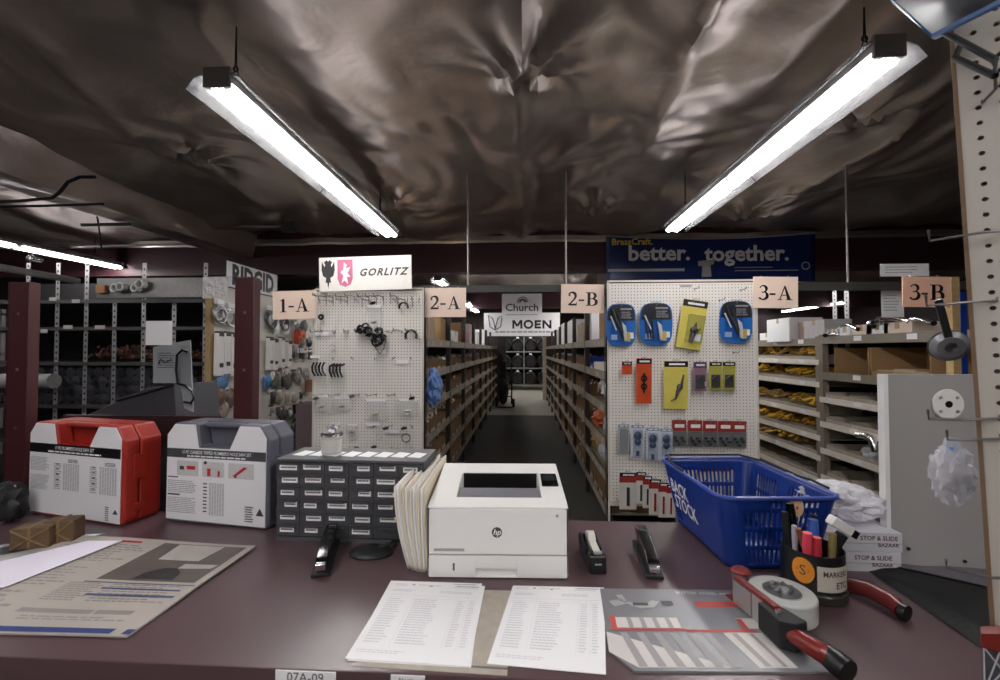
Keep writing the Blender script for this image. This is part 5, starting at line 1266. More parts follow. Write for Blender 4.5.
random.seed(21)
for i in range(14):
    x = 318+7.2*i; y = 297+random.uniform(-1,1) if i < 12 else 300
    c = PY(min(x,420),y,YE-.02)
    m = MB(); a_ = random.uniform(-.5,.5)
    m.tube([(0,.016,.0),(a_*.05,-.06,.004),(a_*.09,-.12,-.008),(a_*.10,-.13,.012)], .0045, 5); m.tube([(0,.016,0),(.004,.010,-.05-.03*random.random())], .0028, 5)
    tag(m.build('peg_hook', M_hook, None, c), 'long wire hook under the GORLITZ board, %s from the 1-A sign'%(ORD[i+1] if i < 12 else ('thirteenth','fourteenth')[i-12]), 'hook', 'long hooks under the GORLITZ board')
for i in range(9):
    x = 322+11*i; y = 330+random.uniform(-2,3); c = PY(x,y,YE-.02); m = MB(); a_ = random.uniform(-.6,.9)
    m.tube([(0,.016,.0),(a_*.06,-.07,.0),(a_*.10,-.13,-.010),(a_*.11,-.14,.012)], .0045, 5)
    tag(m.build('peg_hook', M_hook, None, c), 'long bent wire hook in the second row, %s from the 1-A sign'%ORD[i+1], 'hook', 'long hooks in the second row')
# ------------------------------------------------------------------ side pegboard of the first aisle (faces +x)
ys0, ys1, zs0, zs1 = PX(212,330,XS).y, 7.2, .5, PX(240,289,XS).z
t = thing('side_pegboard', 'long white pegboard down the first aisle, crowded with hanging goods', 'pegboard', (XS, ys0, 0))
m = peg_mesh(ys1-ys0, zs1-zs0, .0381, .0045, .005, 8)
q = MB(); q.v = [V((-p.y, p.x, p.z+zs0)) for p in m.v]; q.f = m.f; q.build('board', M_pegn, t)
m = MB(); m.box(-.014,-.007,0,ys1-ys0,zs0,zs1); m.build('backing', mat('board_back','8c8478',.8), t)
m = MB(); m.box(-.03,.02,-.06,.0,0,zs1+.02); m.build('wood_edge', M_wood, t)
GS = 'goods hung on the side pegboard'
def sideP(px, py, d=.04): return PX(px, py, XS+d)
M_tubew = mat('tube_card_white','f0eae6',.5,var=.1,scale=12); M_hangbag = clear('hang_bag',(.9,.9,.93),.45,.15,bump=.8,bscale=30)
def tubes(label, px, p0, p1, r, mt=M_tubew):
    a = sideP(px,p0,.06); b = sideP(px,p1,.06)
    t = thing('packing_tube', label, 'packet', b, group=GS)
    m = MB(); m.box(-.01,r,-r,r,0,a.z-b.z); m.build('sleeve', mt, t, bevel=.01)
    m = MB(); m.box(-.008,r+.003,-r*.8,r*.8,(a.z-b.z)*.92,(a.z-b.z)*1.04); m.box(r,r+.004,-r*.6,r*.6,(a.z-b.z)*.2,(a.z-b.z)*.3); m.build('hang_header', M_dgrey, t)
for i,(x,y0,y1) in enumerate(((217,333,376),(224,333,374),(231,334,376),(268,338,370),(273,340,370),(280,338,368),(287,342,366))):
    tubes('upright pale sleeve on the side pegboard, %s %s the burgundy post'%(('third','second','first','first','second','third','fourth')[i],'short of' if i<3 else 'past'), x, y0, y1, .045)
for i,(x,y,r,k_) in enumerate(((218,312,.085,'grey'),(229,316,.09,'grey'),(270,318,.10,'dark'),(283,322,.08,'dark'),(292,317,.07,'grey'))):
    c = sideP(x,y,.05); t = thing('hose_coil', '%s coiled hose packet in the top row of the side pegboard, %s down the aisle'%(k_,ORD[i+1]), 'hose', c, group=GS)
    m = MB()
    for k in range(4): m.torus((.012*k,.01*random.uniform(-1,1),-.012*k),r*random.uniform(.8,1),.011,20,6,axis='x')
    m.build('hose', M_steel if k_=='grey' else mat('hose_dark','55555a',.4,.3), t)
    m = MB(); m.box(-.01,.03,-.05,.05,r*.95,r*1.5); m.build('hang_header', M_paper, t)
for i,(x,y,s,mt,lab) in enumerate(((222,388,.075,'6a8fb8','blue packet below the pale sleeves'),(267,386,.07,'5a86b4','blue packet just past the burgundy post'),(218,402,.085,'8d7468','brown packet of small parts low by the wood edge'),(230,404,.08,'7c6c66','brown grey packet next to the low brown one'),(276,384,.085,'7a746e','dark grey packet beyond the blue one'),(287,386,.09,'6c6660','dark fitting packet in the middle row'),(297,380,.08,'a09c98','pale grey packet in the middle row'),(306,378,.07,'b4b0ac','pale packet closest to the black fittings board'),(272,425,.08,'b8b2ae','pale packet low past the post'),(283,418,.08,'5c5856','dark packet low on the side pegboard'),(304,330,.07,'6c6c70','grey packet below the 1-A sign'),(309,345,.06,'3c3c40','dark packet tucked behind the black fittings board'),(222,415,.08,'a89888','tan packet lowest beside the wood edge'))):
    c = sideP(x,y,.07); t = thing('parts_packet', lab+', on the side pegboard', 'packet', c+V((0,0,-s*.6)), group=GS)
    crumple('film', None, None, (0,0,0), (s*.5,s*.9,s*1.1), mat('packet_'+mt, mt, .35, var=.5, scale=22), i+1, 3, .45, parent=t)
    m = MB(); m.box(-.008,.008,-s*.7,s*.7,s*1.7,s*2.3); m.build('hang_header', M_paper if i % 2 else M_dgrey, t)
c = sideP(300,336,.09); t = thing('orange_tool', 'orange red boxed tool hanging below the 1-A sign', 'tool', c, group=GS)
m = MB(); m.box(-.05,.05,-.07,.08,-.05,.08); m.box(-.04,.04,-.1,-.05,-.11,.0); m.build('body', mat('tool_orange','c04a2c',.4), t, bevel=.012); m = MB(); m.torus((.0,.0,.10),.03,.006,12,6,axis='x'); m.cyl((.055,0,0),(.06,0,0),.02); m.build('hang_ring', M_dgrey, t)
c = sideP(303,350,.06); t = thing('small_carton', 'small white carton with a red patch on the side pegboard', 'box', c, group=GS)
m = MB(); m.box(-.03,.03,-.10,.08,-.04,.03); m.build('carton', M_paper, t, bevel=.002); m = MB(); m.box(.03,.0312,-.02,.05,-.005,.022); m.build('red_patch', M_redpr, t); m = MB(); m.box(-.002,.002,-.02,.02,.03,.05); m.build('hang_tab', M_paper, t)
c = sideP(308,386,.05); m = MB(); m.box(0,.02,-.09,.09,-.09,.09); m.cyl((.02,0,0),(.026,0,0),.05,n=16); tag(m.build('hanging_card', mat('card_rust','8c5a44',.6), None, c), 'rust brown square card low beside the black fittings board', 'packet', GS)
c = sideP(301,407,.08); t = thing('black_tool_case', 'black flat case with a small red mark low on the side pegboard', 'case', c, group=GS)
m = MB(); m.box(-.02,.03,-.2,.16,-.07,.06); m.build('case_body', M_black, t, bevel=.01); m = MB(); m.box(.03,.032,-.03,.04,-.02,.02); m.build('red_mark', M_redpr, t); m = MB(); m.box(-.002,.002,-.02,.02,.06,.08); m.build('hang_tab', M_black, t)
c = sideP(296,428,.10); t = thing('cable_coil', 'big coil of dark grey cable below the side pegboard goods', 'cable', c, group=GS)
for k in range(5):
    m = MB(); m.torus((.02*k,.015*k,0),.13-.01*k,.014,24,7,axis='x'); m.build('hanging_loop', mat('hose_dark','55555a',.4,.3) if k % 2 else M_black, t)
a = PY(296,404,3.9); b = PY(313,455,3.9); m = MB(); m.box(a.x,b.x,3.9,4.1,0,a.z); tag(m.build('mauve_cabinet', mat('mauve_paint','6e5c60',.5), None), 'mauve grey narrow cabinet between the side pegboard and the black fittings board', 'cabinet')

random.seed(33)
for r_,(py,x0,x1,n_) in enumerate(((352,292,309,3),(374,272,306,6),(397,272,300,5),(413,271,296,5),(440,270,292,4),(330,276,296,3))):
    for i in range(n_):
        c = sideP(x0+(x1-x0)*i/max(1,n_-1), py+random.uniform(-2,2), .05); s = random.uniform(.04,.065)
        t = thing('hanging_packet','small hanging packet, %s along the %s row past the post'%(ORD[i+1],('pale upper','middle','lower middle','low','lowest','top')[r_]),'packet',c,group=GS)
        cm = random.choice(['c8c4c2','8c8a8c','5a5858','dcd8d4','4a4648','b0a498'])
        m = MB(); m.grid(lambda u,v: V((.015+.025*sin(pi*u)*sin(pi*v)+.008*noise.noise(V((u*4,v*4,i+r_*7))),-s+2*s*u,-s*1.3+2*s*1.3*v)),6,7); m.build('pouch', mat('pouch_'+cm,cm,.3,var=.4,scale=25), t, solid=.002)
        m = MB(); m.box(.0,.004,-s,s,s*1.2,s*1.7); m.build('hang_header', random.choice([M_paper,M_dgrey,M_paper,M_hdr]), t)
# ------------------------------------------------------------------ pipe rack behind the clear screen
YP = 4.30
M_up = mat('slotted_steel', (.38,.37,.37), .4, .6)
def slotted(mb, x, y, z0, z1, w=.045, M=None):
    mb.box(x-w/2,x+w/2,y-.002,y,z0,z1); mb.box(x-w/2,x-w/2+.003,y,y+.04,z0,z1)
t = thing('pipe_rack', 'dark open rack of slotted uprights holding pipe behind the clear screen', 'rack', (0,YP,0))
upx = (27,57,86,114.5,143.5,174,205)
for i, px in enumerate(upx):
    x = PY(px,330,YP).x; ztop = PY(px,263 if i in (1,2,4,6,0) else 300,YP).z
    m = MB(); slotted(m, x, 0, 0, ztop); u = m.build('upright', M_up, t)
    m = MB(); z = PY(px,430,YP).z
    while z < ztop-.03: m.box(x-.009,x+.009,-.0035,-.002,z,z+.022); z += .062
    m.build('slot', M_black, u)
xa, xb = PY(-60,300,YP).x, PY(206,300,YP).x
zs_ = [PY(100,y,YP).z for y in (300,327,362,405,440)]
for i, z in enumerate(zs_):
    m = MB(); m.box(xa,xb,-.02,.9,z-.035,z); m.build('shelf', mat('rack_beam','3c3938',.5), t)
m = MB(); z0_ = PY(100,298,YP).z; z1_ = PY(100,279,YP).z; m.box(PY(100,290,YP).x,xb,-.035,-.02,z0_,z1_); m.build('top_rail', mat('rail_grey','6c6866',.35,.4,var=.3), t)
m = MB(); m.box(xa,xb,.9,.93,0,z1_+.1); m.build('back_sheet', mat('rack_back','1b191b',.8), t)
# open pipe ends stacked in the rack
rp = .055
def ORDX(n): return ORD[n] if n <= 12 else ORD[12]+' plus '+ORD[n-12]
PE = None; cnt = 0
for row in range(6):
    z = zs_[3]+rp+row*rp*1.74
    for k in range(22):
        x = xb-.18-k*2*rp-(row%2)*rp
        if z+rp > zs_[2]-.04 or x < xa: continue
        if PE is None:
            t = thing('pipe', '', 'pipe', (0,0,0), group='dark pipe ends stacked in the rack')
            m = MB(); 
            m.lathe([(rp*.84,0),(rp*.97,0),(rp*.97,.8),(rp*.84,.8),(rp*.84,0)], 16, T(rx=-pi/2)); m.build('pipe_wall', mat('pipe_dark','45434a',.45), t)
            m = MB(); m.cyl((0,.25,0),(0,.26,0),rp*.84,n=16); m.build('shade_plug', M_black, t)
            PE = t; o = t
        else: o = dup(PE, (0,0,0))
        o.location = (x, YP+.05+random.uniform(0,.05), z); cnt += 1
        o['label'] = 'dark pipe end behind the screen, %s layer up, %s from the side pegboard'%(ORD[row+1],ORDX(k+1))
# copper fittings heaped on the shelf above the pipes
m = MB()
for k in range(520):
    x = random.uniform(PY(82,350,YP).x, xb-.1); y = random.uniform(.08,.5); hgt = .10+.10*noise.noise(V((x*2,0,1)))
    z = zs_[2]+.045+abs(random.gauss(0,.5))*hgt
    d = V((random.uniform(-1,1),random.uniform(-1,1),random.uniform(-.6,.6))).normalized()*.028
    p = V((x,y,min(z,zs_[2]+.2))); m.cyl(p-d,p+d,.013,n=6)
o = m.build('copper_fittings', mat('copper_dark',(.20,.10,.07),.4,.6,var=.5,scale=40), None, (0,YP,0)); tag(o,'loose copper and dark fittings heaped on the shelf above the pipe ends','fittings',kind='stuff')
for i,(x,y,w_) in enumerate(((44,331,8),(68,327,10),(100,327,11),(76,301,9),(53,299,8))):
    c = PY(x,y,YP-.022); m = MB(); m.box(-w_*.0051,w_*.0051,-.002,.0,-.02,.018); tag(m.build('shelf_tag', mat('tag_dim','a8a4a0',.6), None, c), 'small grey tag on the pipe rack beams, %s of five from the lower edge posts'%ORD[i+1], 'label', 'grey tags on the pipe rack')
for i,(x,y,r_) in enumerate(((114,288,5),(119.5,286.5,5),(134,288,4.5),(139,284,5.5),(30,258,4))):
    c = PY(x,y,YP-.10); m = MB(); m.torus((0,0,0),r_*.0098*.75,.010,18,6,axis='y'); m.cyl((0,.01,0),(0,.10,0),r_*.0098*.7,n=14,caps=False)
    tag(m.build('chrome_elbow', M_white if i<4 else M_chrome, None, c), 'white rimmed pipe socket on the rack rail, %s from the frame edge'%ORD[((1,2,3,4,0)[i]+1)], 'pipe fitting', 'white rimmed sockets on the pipe rack')
c = PY(101,289,YP-.06); m = MB(); m.box(-.05,.05,-.01,.03,-.04,.04); tag(m.build('orange_box', mat('box_orange','b0703c',.6), None, c), 'small orange brown box on the pipe rack rail', 'box')
for i,(x,y0,y1) in enumerate(((38,402,440),(20,370,386))):
    a = PY(0,y0,YP-.1); b = PY((38,55)[i],y1,YP-.1)
a = PY(-20,374,4.19); b = PY(54,388,4.19); m = MB(); m.cyl((a.x,4.19,(a.z+b.z)/2),(b.x,4.19,(a.z+b.z)/2),.076,n=16); tag(m.build('grey_pipe', mat('pipe_grey','8c8a88',.35)), 'pale grey pipe length poking out behind the first burgundy post', 'pipe')
# racking in the far corner bay so that the distance is not bare
t = thing('stock_rack', 'dark stock rack far behind the pipe rack under the far strip light', 'rack', (-8.4,3.0,0))
for y in (0,1.5,3.0):
    m = MB(); m.box(0,.05,y,y+.05,0,2.3); m.box(.55,.6,y,y+.05,0,2.3); m.build('upright', M_up, t)
for z in (.3,.9,1.5,2.1):
    m = MB(); m.box(0,.6,0,3.05,z-.03,z); m.build('shelf', mat('rack_beam','3c3938',.5), t)

# ------------------------------------------------------------------ shelving along the aisles
M_bin = mat('bin_card','8a6c50',.85,var=.2,scale=8); M_binlip = mat('bin_pale','b0a596',.8)
def shelving(name_txt, xf, sgn, y0, nb, bl, shelves, depth, top, grp):
    """xf: the aisle face, sgn: +1 when the body lies towards -x (faces +x)"""
    for bi in range(nb):
        t = thing('shelving_bay', 'taupe steel shelving bay, %s from the counter %s'%(ORD[bi+1] if bi<12 else str(bi+1), name_txt), 'shelving', (xf, y0+bi*bl, 0), group=grp)
        for yy in (0, bl-.045):
            m = MB(); m.box(*sorted((sgn*.0045,sgn*.0055)),yy+.008,yy+.036,0,top); m.box(*sorted((0,-sgn*.04)),yy,yy+.003,0,top); m.box(*sorted((-sgn*depth,-sgn*(depth-.003))),yy,yy+.045,0,top)
            m.build('upright', mat('rack_upright','3a342e',.5,.3), t)
        for si, z in enumerate(shelves):
            m = MB(); m.box(*sorted((-sgn*.001,-sgn*depth)),.003,bl-.003,z-.03,z-.026); m.box(*sorted((sgn*.004,-sgn*.001)),.002,bl-.002,z-.042,z+.032); s_ = m.build('shelf', M_shelf, t)
            m = MB()
            for q in range(random.randint(2,4)):
                y = random.uniform(.05,bl-.14); m.box(*sorted((sgn*.004,sgn*.0052)),y,y+.07,z-.028,z+.010)
            m.build('label_card', M_binlip, s_)
        m = MB(); m.box(*sorted((-sgn*depth,-sgn*(depth+.004))),0,bl,0,top-.02); m.build('back_panel', mat('rack_backpanel','4c443c',.8), t)
def bin_proto(w, d, h, name='parts_bin'):
    t = thing(name, '', 'bin'); e = .004
    m = MB(); m.box(-d,0,0,w,0,e); m.box(-d,-d+e,0,w,0,h); m.box(-d,0,0,e,0,h); m.box(-d,0,w-e,w,0,h); m.box(-e,0,0,w,0,h*.55); m.build('bin_body', M_bin, t)
    m = MB(); m.box(.0,.0015,w*.12,w*.88,h*.08,h*.42); m.build('front_label', M_binlip, t)
    return t
PB = bin_proto(.215,.34,.13); first = True
sh2 = [.22,.50,.78,1.06,1.34,1.62]
def fill(name_txt, xf, sgn, y0, nb, bl, shelves, grp, skip=()):
    global first
    per = 4
    for si, z in enumerate(shelves):
        for bi in range(nb):
            for k in range(per):
                if (si,bi,k) in skip or random.random() < .06: continue
                y = y0+bi*bl+.055+k*(bl-.10)/per
                o = PB if first else dup(PB,(0,0,0)); first = False
                o.location = (xf-sgn*.03, y if sgn>0 else y+.215, z-.024); o.rotation_euler = (0, -sgn*0, 0 if sgn>0 else pi)
                sc = random.uniform(.85,1.1); o.scale = (1,1,sc)
                o['label'] = 'brown bin, %s along the %s shelf up, %s bay %s'%(ORD[k+1],ORD[si+1],ORD[bi+1],name_txt); o['group'] = grp
    # small fittings poured into the bins
    for si, z in enumerate(shelves):
        m = MB()
        for q in range(nb*72):
            bi, k = divmod(q//18, 4)
            if (si,bi,k) in skip: continue
            y = y0+bi*bl+.055+k*(bl-.10)/4+random.uniform(.065,.150); x = xf-sgn*random.uniform(.10,.30); p = V((x,y,z+.035+random.uniform(0,.085)))
            d = V((random.uniform(-1,1),random.uniform(-1,1),random.uniform(-.7,.7))).normalized()*random.uniform(.02,.042)
            m.cyl(p-d,p+d,random.uniform(.010,.022),n=6)
            if q % 3 == 0: m.cyl(p+d,p+d+V((d.y*.5,-d.x*.5,abs(d.z))),.016,n=6)
        mt = (mat('fit_brown',(.22,.13,.08),.5,.4,var=.6,scale=25), mat('fit_grey',(.35,.33,.32),.4,.6,var=.6,scale=25), mat('fit_pale',(.55,.48,.42),.5,var=.5,scale=25))[si%3]
        tag(m.build('small_fittings', mt), 'loose small fittings poured in the bins of the %s shelf up %s'%(ORD[si+1],name_txt), 'fittings', 'loose fittings in the bins', 'stuff')
BL = 1.20
shelving('on the 2-A side', eL1.x-.01, 1, YE+.12, 8, BL, sh2, .90, 2.0, 'shelving bays of the 2-A side')
shelving('on the 2-B side', eR0.x+.01, -1, YE+.12, 8, BL, sh2, .55, 2.0, 'shelving bays of the 2-B side')
fill('on the 2-A side', eL1.x-.01, 1, YE+.12, 8, BL, sh2[:5], 'parts bins of the 2-A side')
fill('on the 2-B side', eR0.x+.01, -1, YE+.12, 6, BL, sh2[:5], 'parts bins of the 2-B side', skip=[(4,0,0),(4,0,1),(4,0,2),(4,0,3),(3,0,0),(3,0,1),(3,0,2),(1,0,0),(1,0,1),(1,0,2),(1,0,3),(2,0,0),(2,0,1),(2,0,2),(2,0,3)])
xA = eL1.x-.01; xB = eR0.x+.01; y2 = YE+.12
# boxes on the top shelves and a few things that stand out
def carton(label, x, y, z, sx, sy, sz, mt, rz=0, grp='cartons on the top shelves'):
    t = thing('carton', label, 'box', (x,y,z), rz, grp)
    m = MB(); m.box(-sx/2,sx/2,-sy/2,sy/2,0,sz); m.build('box', mt, t, bevel=.004)
    m = MB(); m.box(-sx/2-.001,sx/2+.001,-.025,.025,sz-.06,sz+.001); m.build('tape_band', mat('box_tape','b8a078',.4), t)
zt5 = sh2[5]-.025
for i,(x,y,sx,sy,sz,mt,lab) in enumerate(((xA-.30,y2+.45,.45,.55,.28,M_cardlt,'brown carton nearest the 2-A sign on the top shelf'),(xA-.25,y2+1.15,.4,.5,.30,M_card,'mid brown carton second on the 2-A top shelf'),(xA-.2,y2+1.9,.3,.4,.2,M_paper,'white carton third on the 2-A top shelf'),(xA-.25,y2+2.6,.4,.5,.34,M_card,'brown carton fourth on the 2-A top shelf'),(xA-.22,y2+3.6,.35,.6,.38,mat('box_pink','d8c0c4',.7),'pinkish white carton fifth on the 2-A top shelf'),(xA-.22,y2+4.6,.35,.5,.3,M_paper,'white carton sixth on the 2-A top shelf'),(xA-.22,y2+6.0,.35,.7,.4,M_paper,'white carton far along the 2-A top shelf'),
    (xB+.25,y2+.55,.34,.45,.36,M_card,'brown carton nearest the 2-B sign on the top shelf'),(xB+.20,y2+1.25,.3,.34,.40,M_paper,'white carton second on the 2-B top shelf'),(xB+.22,y2+2.0,.35,.5,.30,M_cardlt,'pale brown carton third on the 2-B top shelf'),(xB+.22,y2+3.2,.35,.6,.42,M_paper,'white carton fourth on the 2-B top shelf'),(xB+.22,y2+4.6,.35,.7,.45,M_paper,'white carton fifth on the 2-B top shelf'),(xB+.22,y2+6.2,.35,.7,.4,mat('box_grey','b8b4b0',.7),'grey carton far along the 2-B top shelf'))):
    carton(lab, x, y, zt5, sx, sy, sz, mt)
crumple('blue_bundle', 'crumpled blue plastic bundle hanging over the 2-A shelf by the pegboard', 'plastic bag', (xA+.02, y2+.16, sh2[3]-.02), (.075,.10,.14), mat('bundle_blue','6f8fc8',.3,var=.4,scale=18), 4, 4, .45)
for i,(y,z,w_) in enumerate(((y2+.10,sh2[4]+.0,.10),(y2+.27,sh2[4],.08))): pass
t = thing('blue_bin', 'deep blue bin on the upper 2-B shelf', 'bin', (xB+.02,y2+.78,sh2[4]-.024))
m = MB(); m.box(0,.30,0,.22,0,.004); m.box(0,.004,0,.22,0,.10); m.box(.296,.30,0,.22,0,.17); m.box(0,.30,0,.004,0,.17); m.box(0,.30,.216,.22,0,.17); m.build('bin_body', M_blue, t)
m = MB(); m.box(-.002,0,.05,.17,.02,.07); m.build('front_label', M_paper, t)
t = thing('white_bin', 'white ribbed bin of packets on the upper 2-B shelf by the tool pegboard', 'bin', (xB+.015,y2+.16,sh2[4]-.024))
m = MB(); m.box(0,.40,0,.55,0,.004); m.box(0,.004,0,.55,0,.12); m.box(.396,.40,0,.55,0,.12); m.box(0,.40,0,.004,0,.12); m.box(0,.40,.546,.55,0,.12)
for k in range(12): m.box(-.004,0,.02+.044*k,.032+.044*k,0,.118)
m.build('bin_body', mat('bin_white','d4cec4',.5), t)
crumple('packet', None, None, (.2,.28,.02), (.11,.16,.10), M_film2, 6, 4, .4, parent=t)
crumple('film_bag', 'clear bag bulging from the 2-B shelf under the white ribbed bin', 'plastic bag', (xB+.19, y2+.46, sh2[3]-.02), (.13,.20,.15), M_film2, 11, 4, .45)
crumple('orange_packet', 'orange packet low on the 2-B shelves', 'packet', (xB+.13, y2+.90, sh2[2]-.02), (.09,.12,.08), mat('packet_orange','c0623a',.5,var=.4,scale=20), 12, 3, .4)
for i,(y,z,mt) in enumerate(((y2+.42,sh2[1],M_film2),(y2+.9,sh2[1],M_card),(y2+.2,sh2[2],M_film2))):
    crumple('film_bag' if mt is M_film2 else 'brown_packet', ('clear bag low on the 2-B shelves near the tool pegboard','brown wrapped packet on the second 2-B shelf up','clear bag halfway up the 2-B shelves')[i], 'plastic bag' if mt is M_film2 else 'packet', (xB+.13,y,z-.02), (.10,.15,.12), mt, 20+i, 3, .4)
# 3-B shelving on the far side of the third aisle (faces -x)
XC = 3.33
y3 = 3.50
lips = [(-1.43,-1.18,-.96,-.70,-.38,-.13,.12),(-1.42,-1.12,-.83,-.54,-.255,.15)]
ysp = PX(820,400,XC).y                         # the shared upright
def zC(px, py): return PX(px, py, XC).z
zl_far = [zC(790,y) for y in (468,447,429,408,381,361,340)]
zl_near = [zC(852,y) for y in (489,460,431,404,375,336)]
bays = [('nearest the white panel', y3-.75, ysp, zl_near), ('beyond the taupe upright', ysp, ysp+1.75, zl_far), ('furthest along the third aisle', ysp+1.75, ysp+3.5, zl_far)]
zts = []
M_lip = mat('shelf_lip_pale','e6ded2',.6)
M_dark = mat('bin_dark','b4aa9c',.8,var=.25)
for bi,(lab,ya,yb,zs2) in enumerate(bays):
    t = thing('shelving_bay','wide taupe shelving bay of the 3-B side, '+lab,'shelving',(XC,ya,0),group='shelving bays of the 3-B side')
    L = yb-ya; D_ = .62
    for yy in (0.0, L-.06):
        m = MB(); m.box(-.004,.06,yy,yy+.06,0,zs2[-1]+.03); m.build('upright', M_shelf, t)
    for si,z in enumerate(zs2):
        top = si == len(zs2)-1
        big = top or (bi == 0 and si == 4)
        m = MB(); m.box(0,D_,.0,L,z-.025,z-.02); m.box(-.006,.0,.0,L,z-(.075 if big else .035),z+(.01 if big else .028)); s_ = m.build('shelf', M_shelf if big else M_lip, t)
        m = MB()
        for q in range(3): y = L*(.15+.3*q)+random.uniform(-.05,.05); m.box(-.0075,-.006,y,y+.10,z-(.05 if big else .02),z+(.0 if big else .02))
        m.build('label_card', M_paper, s_)
    m = MB(); m.box(D_,D_+.006,0,L,0,zs2[-1]); m.build('back_panel', mat('rack_backpanel2','2e2925',.9), t)
    # divided bins on each shelf
    for si,z in enumerate(zs2[:-1]):
        if bi == 0 and si == 4: continue
        n_ = 6; wv = (L-.135)/n_
        for k in range(n_):
            bt = thing('tray_bin', 'tray bin, %s along the %s shelf up, 3-B bay %s'%(ORD[k+1],ORD[si+1],lab), 'bin', (XC+.01, ya+.065+k*wv, z-.018), group='tray bins of the 3-B side')
            m = MB(); m.box(0,.5,0,wv-.004,0,.004); m.box(0,.5,0,.004,0,.10); m.box(0,.5,wv-.008,wv-.004,0,.10); m.box(.496,.5,0,wv-.004,0,.10); m.box(0,.004,0,wv-.004,0,.080); m.build('bin_body', M_dark, bt)
            m = MB(); m.box(-.0015,0,wv*.3,wv*.7,.050,.076); m.build('front_label', M_binlip, bt)
# yellow coated connectors lying over the bins
M_yel = [mat('connector_yellow','e0b43c',.4,var=.3,scale=20), mat('connector_gold','c89838',.4,var=.3,scale=20), mat('connector_tan','a88850',.5,var=.3,scale=20)]
yi = 0
for bi,(lab,ya,yb,zs2) in enumerate(bays[:2]):
    for si,z in enumerate(zs2[:-1]):
        if bi == 0 and si not in (0,2): continue
        if bi == 1 and si == 0: continue
        n_ = 7 if bi else 2
        for k in range(n_):
            y = ya+.12+(yb-ya-.3)*(k+random.random()*.5)/n_
            x = XC+random.uniform(.04,.20); m = MB()
            a0 = random.uniform(0,6); ln = random.uniform(.12,.24)
            for s in range(random.randint(4,7)):
                a = a0+random.uniform(-1,1); h0 = .05+random.uniform(0,.07)
                pts = [(-ln*.5*cos(a),-ln*.7*sin(a),h0),(-ln*.2*cos(a)+.02,-ln*.3*sin(a),h0+.03),(ln*.2*cos(a),ln*.3*sin(a)+.03,h0+.035),(ln*.5*cos(a)-.03*s,ln*.7*sin(a),h0-.01)]
                m.tube(pts, .011, 6)
            m.sphere((0,0,.055),.04,8,1.3,1.3,.6)
            tag(m.build('yellow_connector', M_yel[random.randint(0,2) if si % 2 else random.randint(0,1)], None, (x,y,z+.045)), 'yellow connector bundle, %s on the %s shelf up, 3-B bay %s'%(ORD[k+1],ORD[si+1],lab), 'gas connector', 'yellow connector bundles of the 3-B side')
for i,(si,k) in enumerate(((1,.3),(3,.35),(3,.6),(1,.7))):
    bi_ = bays[0]; crumple('film_bag', 'clear parts bag in the 3-B bay nearest the white panel, %s of four'%ORD[i+1], 'plastic bag', (XC+.12, bi_[1]+(bi_[2]-bi_[1])*k, bi_[3][si]), (.12,.16,.09), M_film2, 30+i, 3, .4, group='clear bags in the 3-B shelving')
p = PX(870,440,XC-.05); t = thing('chrome_fitting','shiny chrome elbow poking from the 3-B shelf beside the white panel','pipe fitting',p)
m = MB(); m.tube([(0,.15,.02),(0,.05,.03),(0,-.02,.01),(0,-.05,-.05),(0,-.06,-.10)],[.03,.032,.034,.034,.03],14); m.build('elbow', M_chrome, t); m = MB(); m.torus((0,-.02,.01),.036,.008,16,6,axis='y'); m.build('collar', M_chrome, t)
# open cardboard compartments of the near bay
zc5 = zl_near[4]
for i,(pa,pb_) in enumerate(((833,868),(869,930))):
    ya = PX(pb_,350,XC).y; yb = PX(pa,350,XC).y
    t = thing('carton_cubby', ('open brown cardboard compartment beside the taupe upright','wide open brown cardboard compartment below the 3-B sign')[i], 'box', (XC+.005,ya,zc5-.018), group='open cardboard compartments')
    hh = zl_near[5]-zc5-.10; L = yb-ya-.01
    m = MB(); m.box(0,.5,0,L,0,.006); m.box(0,.5,0,.010,0,hh); m.box(0,.5,L-.010,L,0,hh); m.box(.494,.5,0,L,0,hh); m.box(0,.006,0,L,0,.075 if i else .02); m.build('carton', M_card, t)
    m = MB(); 
    if i: m.box(.02,.4,.05,L-.05,.07,.085); m.box(.05,.3,.2,L-.2,.085,.10)
    else: m.box(-.003,0,L*.2,L*.45,.005,.018)
    m.build('packing_sheet' if i else 'card_label', M_cardlt if i else M_paper, t)
# goods on top of the 3-B shelving
ztop = zl_near[5]-.02
for i,(px_,sy,sz,sx,mt,lab) in enumerate(((765,.35,.13,.3,M_paper,'white carton at the start of the 3-B top shelf'),(780,.5,.30,.4,M_paper,'tall white carton behind the 3-A sign'),(800,.22,.24,.25,mat('box_mauve','9a8078',.7),'mauve brown carton between white ones on the 3-B top shelf'),(812,.35,.24,.3,mat('box_palegrey','c0bcbc',.7),'pale grey carton near the slotted uprights'),(822,.16,.11,.25,M_paper,'small white carton before the slotted uprights'),(830,.16,.11,.25,M_paper,'small white carton at the slotted uprights'),(840,.20,.12,.25,M_paper,'small white carton just past the slotted uprights'),(856,.28,.13,.25,M_cream,'cream carton under the chrome traps'),(872,.26,.13,.25,M_paper,'white carton under the chrome traps'),(892,.30,.13,.25,M_cream,'cream carton below the 3-B sign'))):
    y = PX(px_,330,XC).y; z0 = zl_far[6]-.02 if y > ysp else ztop
    carton(lab, XC+.17, y, z0, sx, sy, sz, mt, 0, 'cartons on the 3-B top shelf')
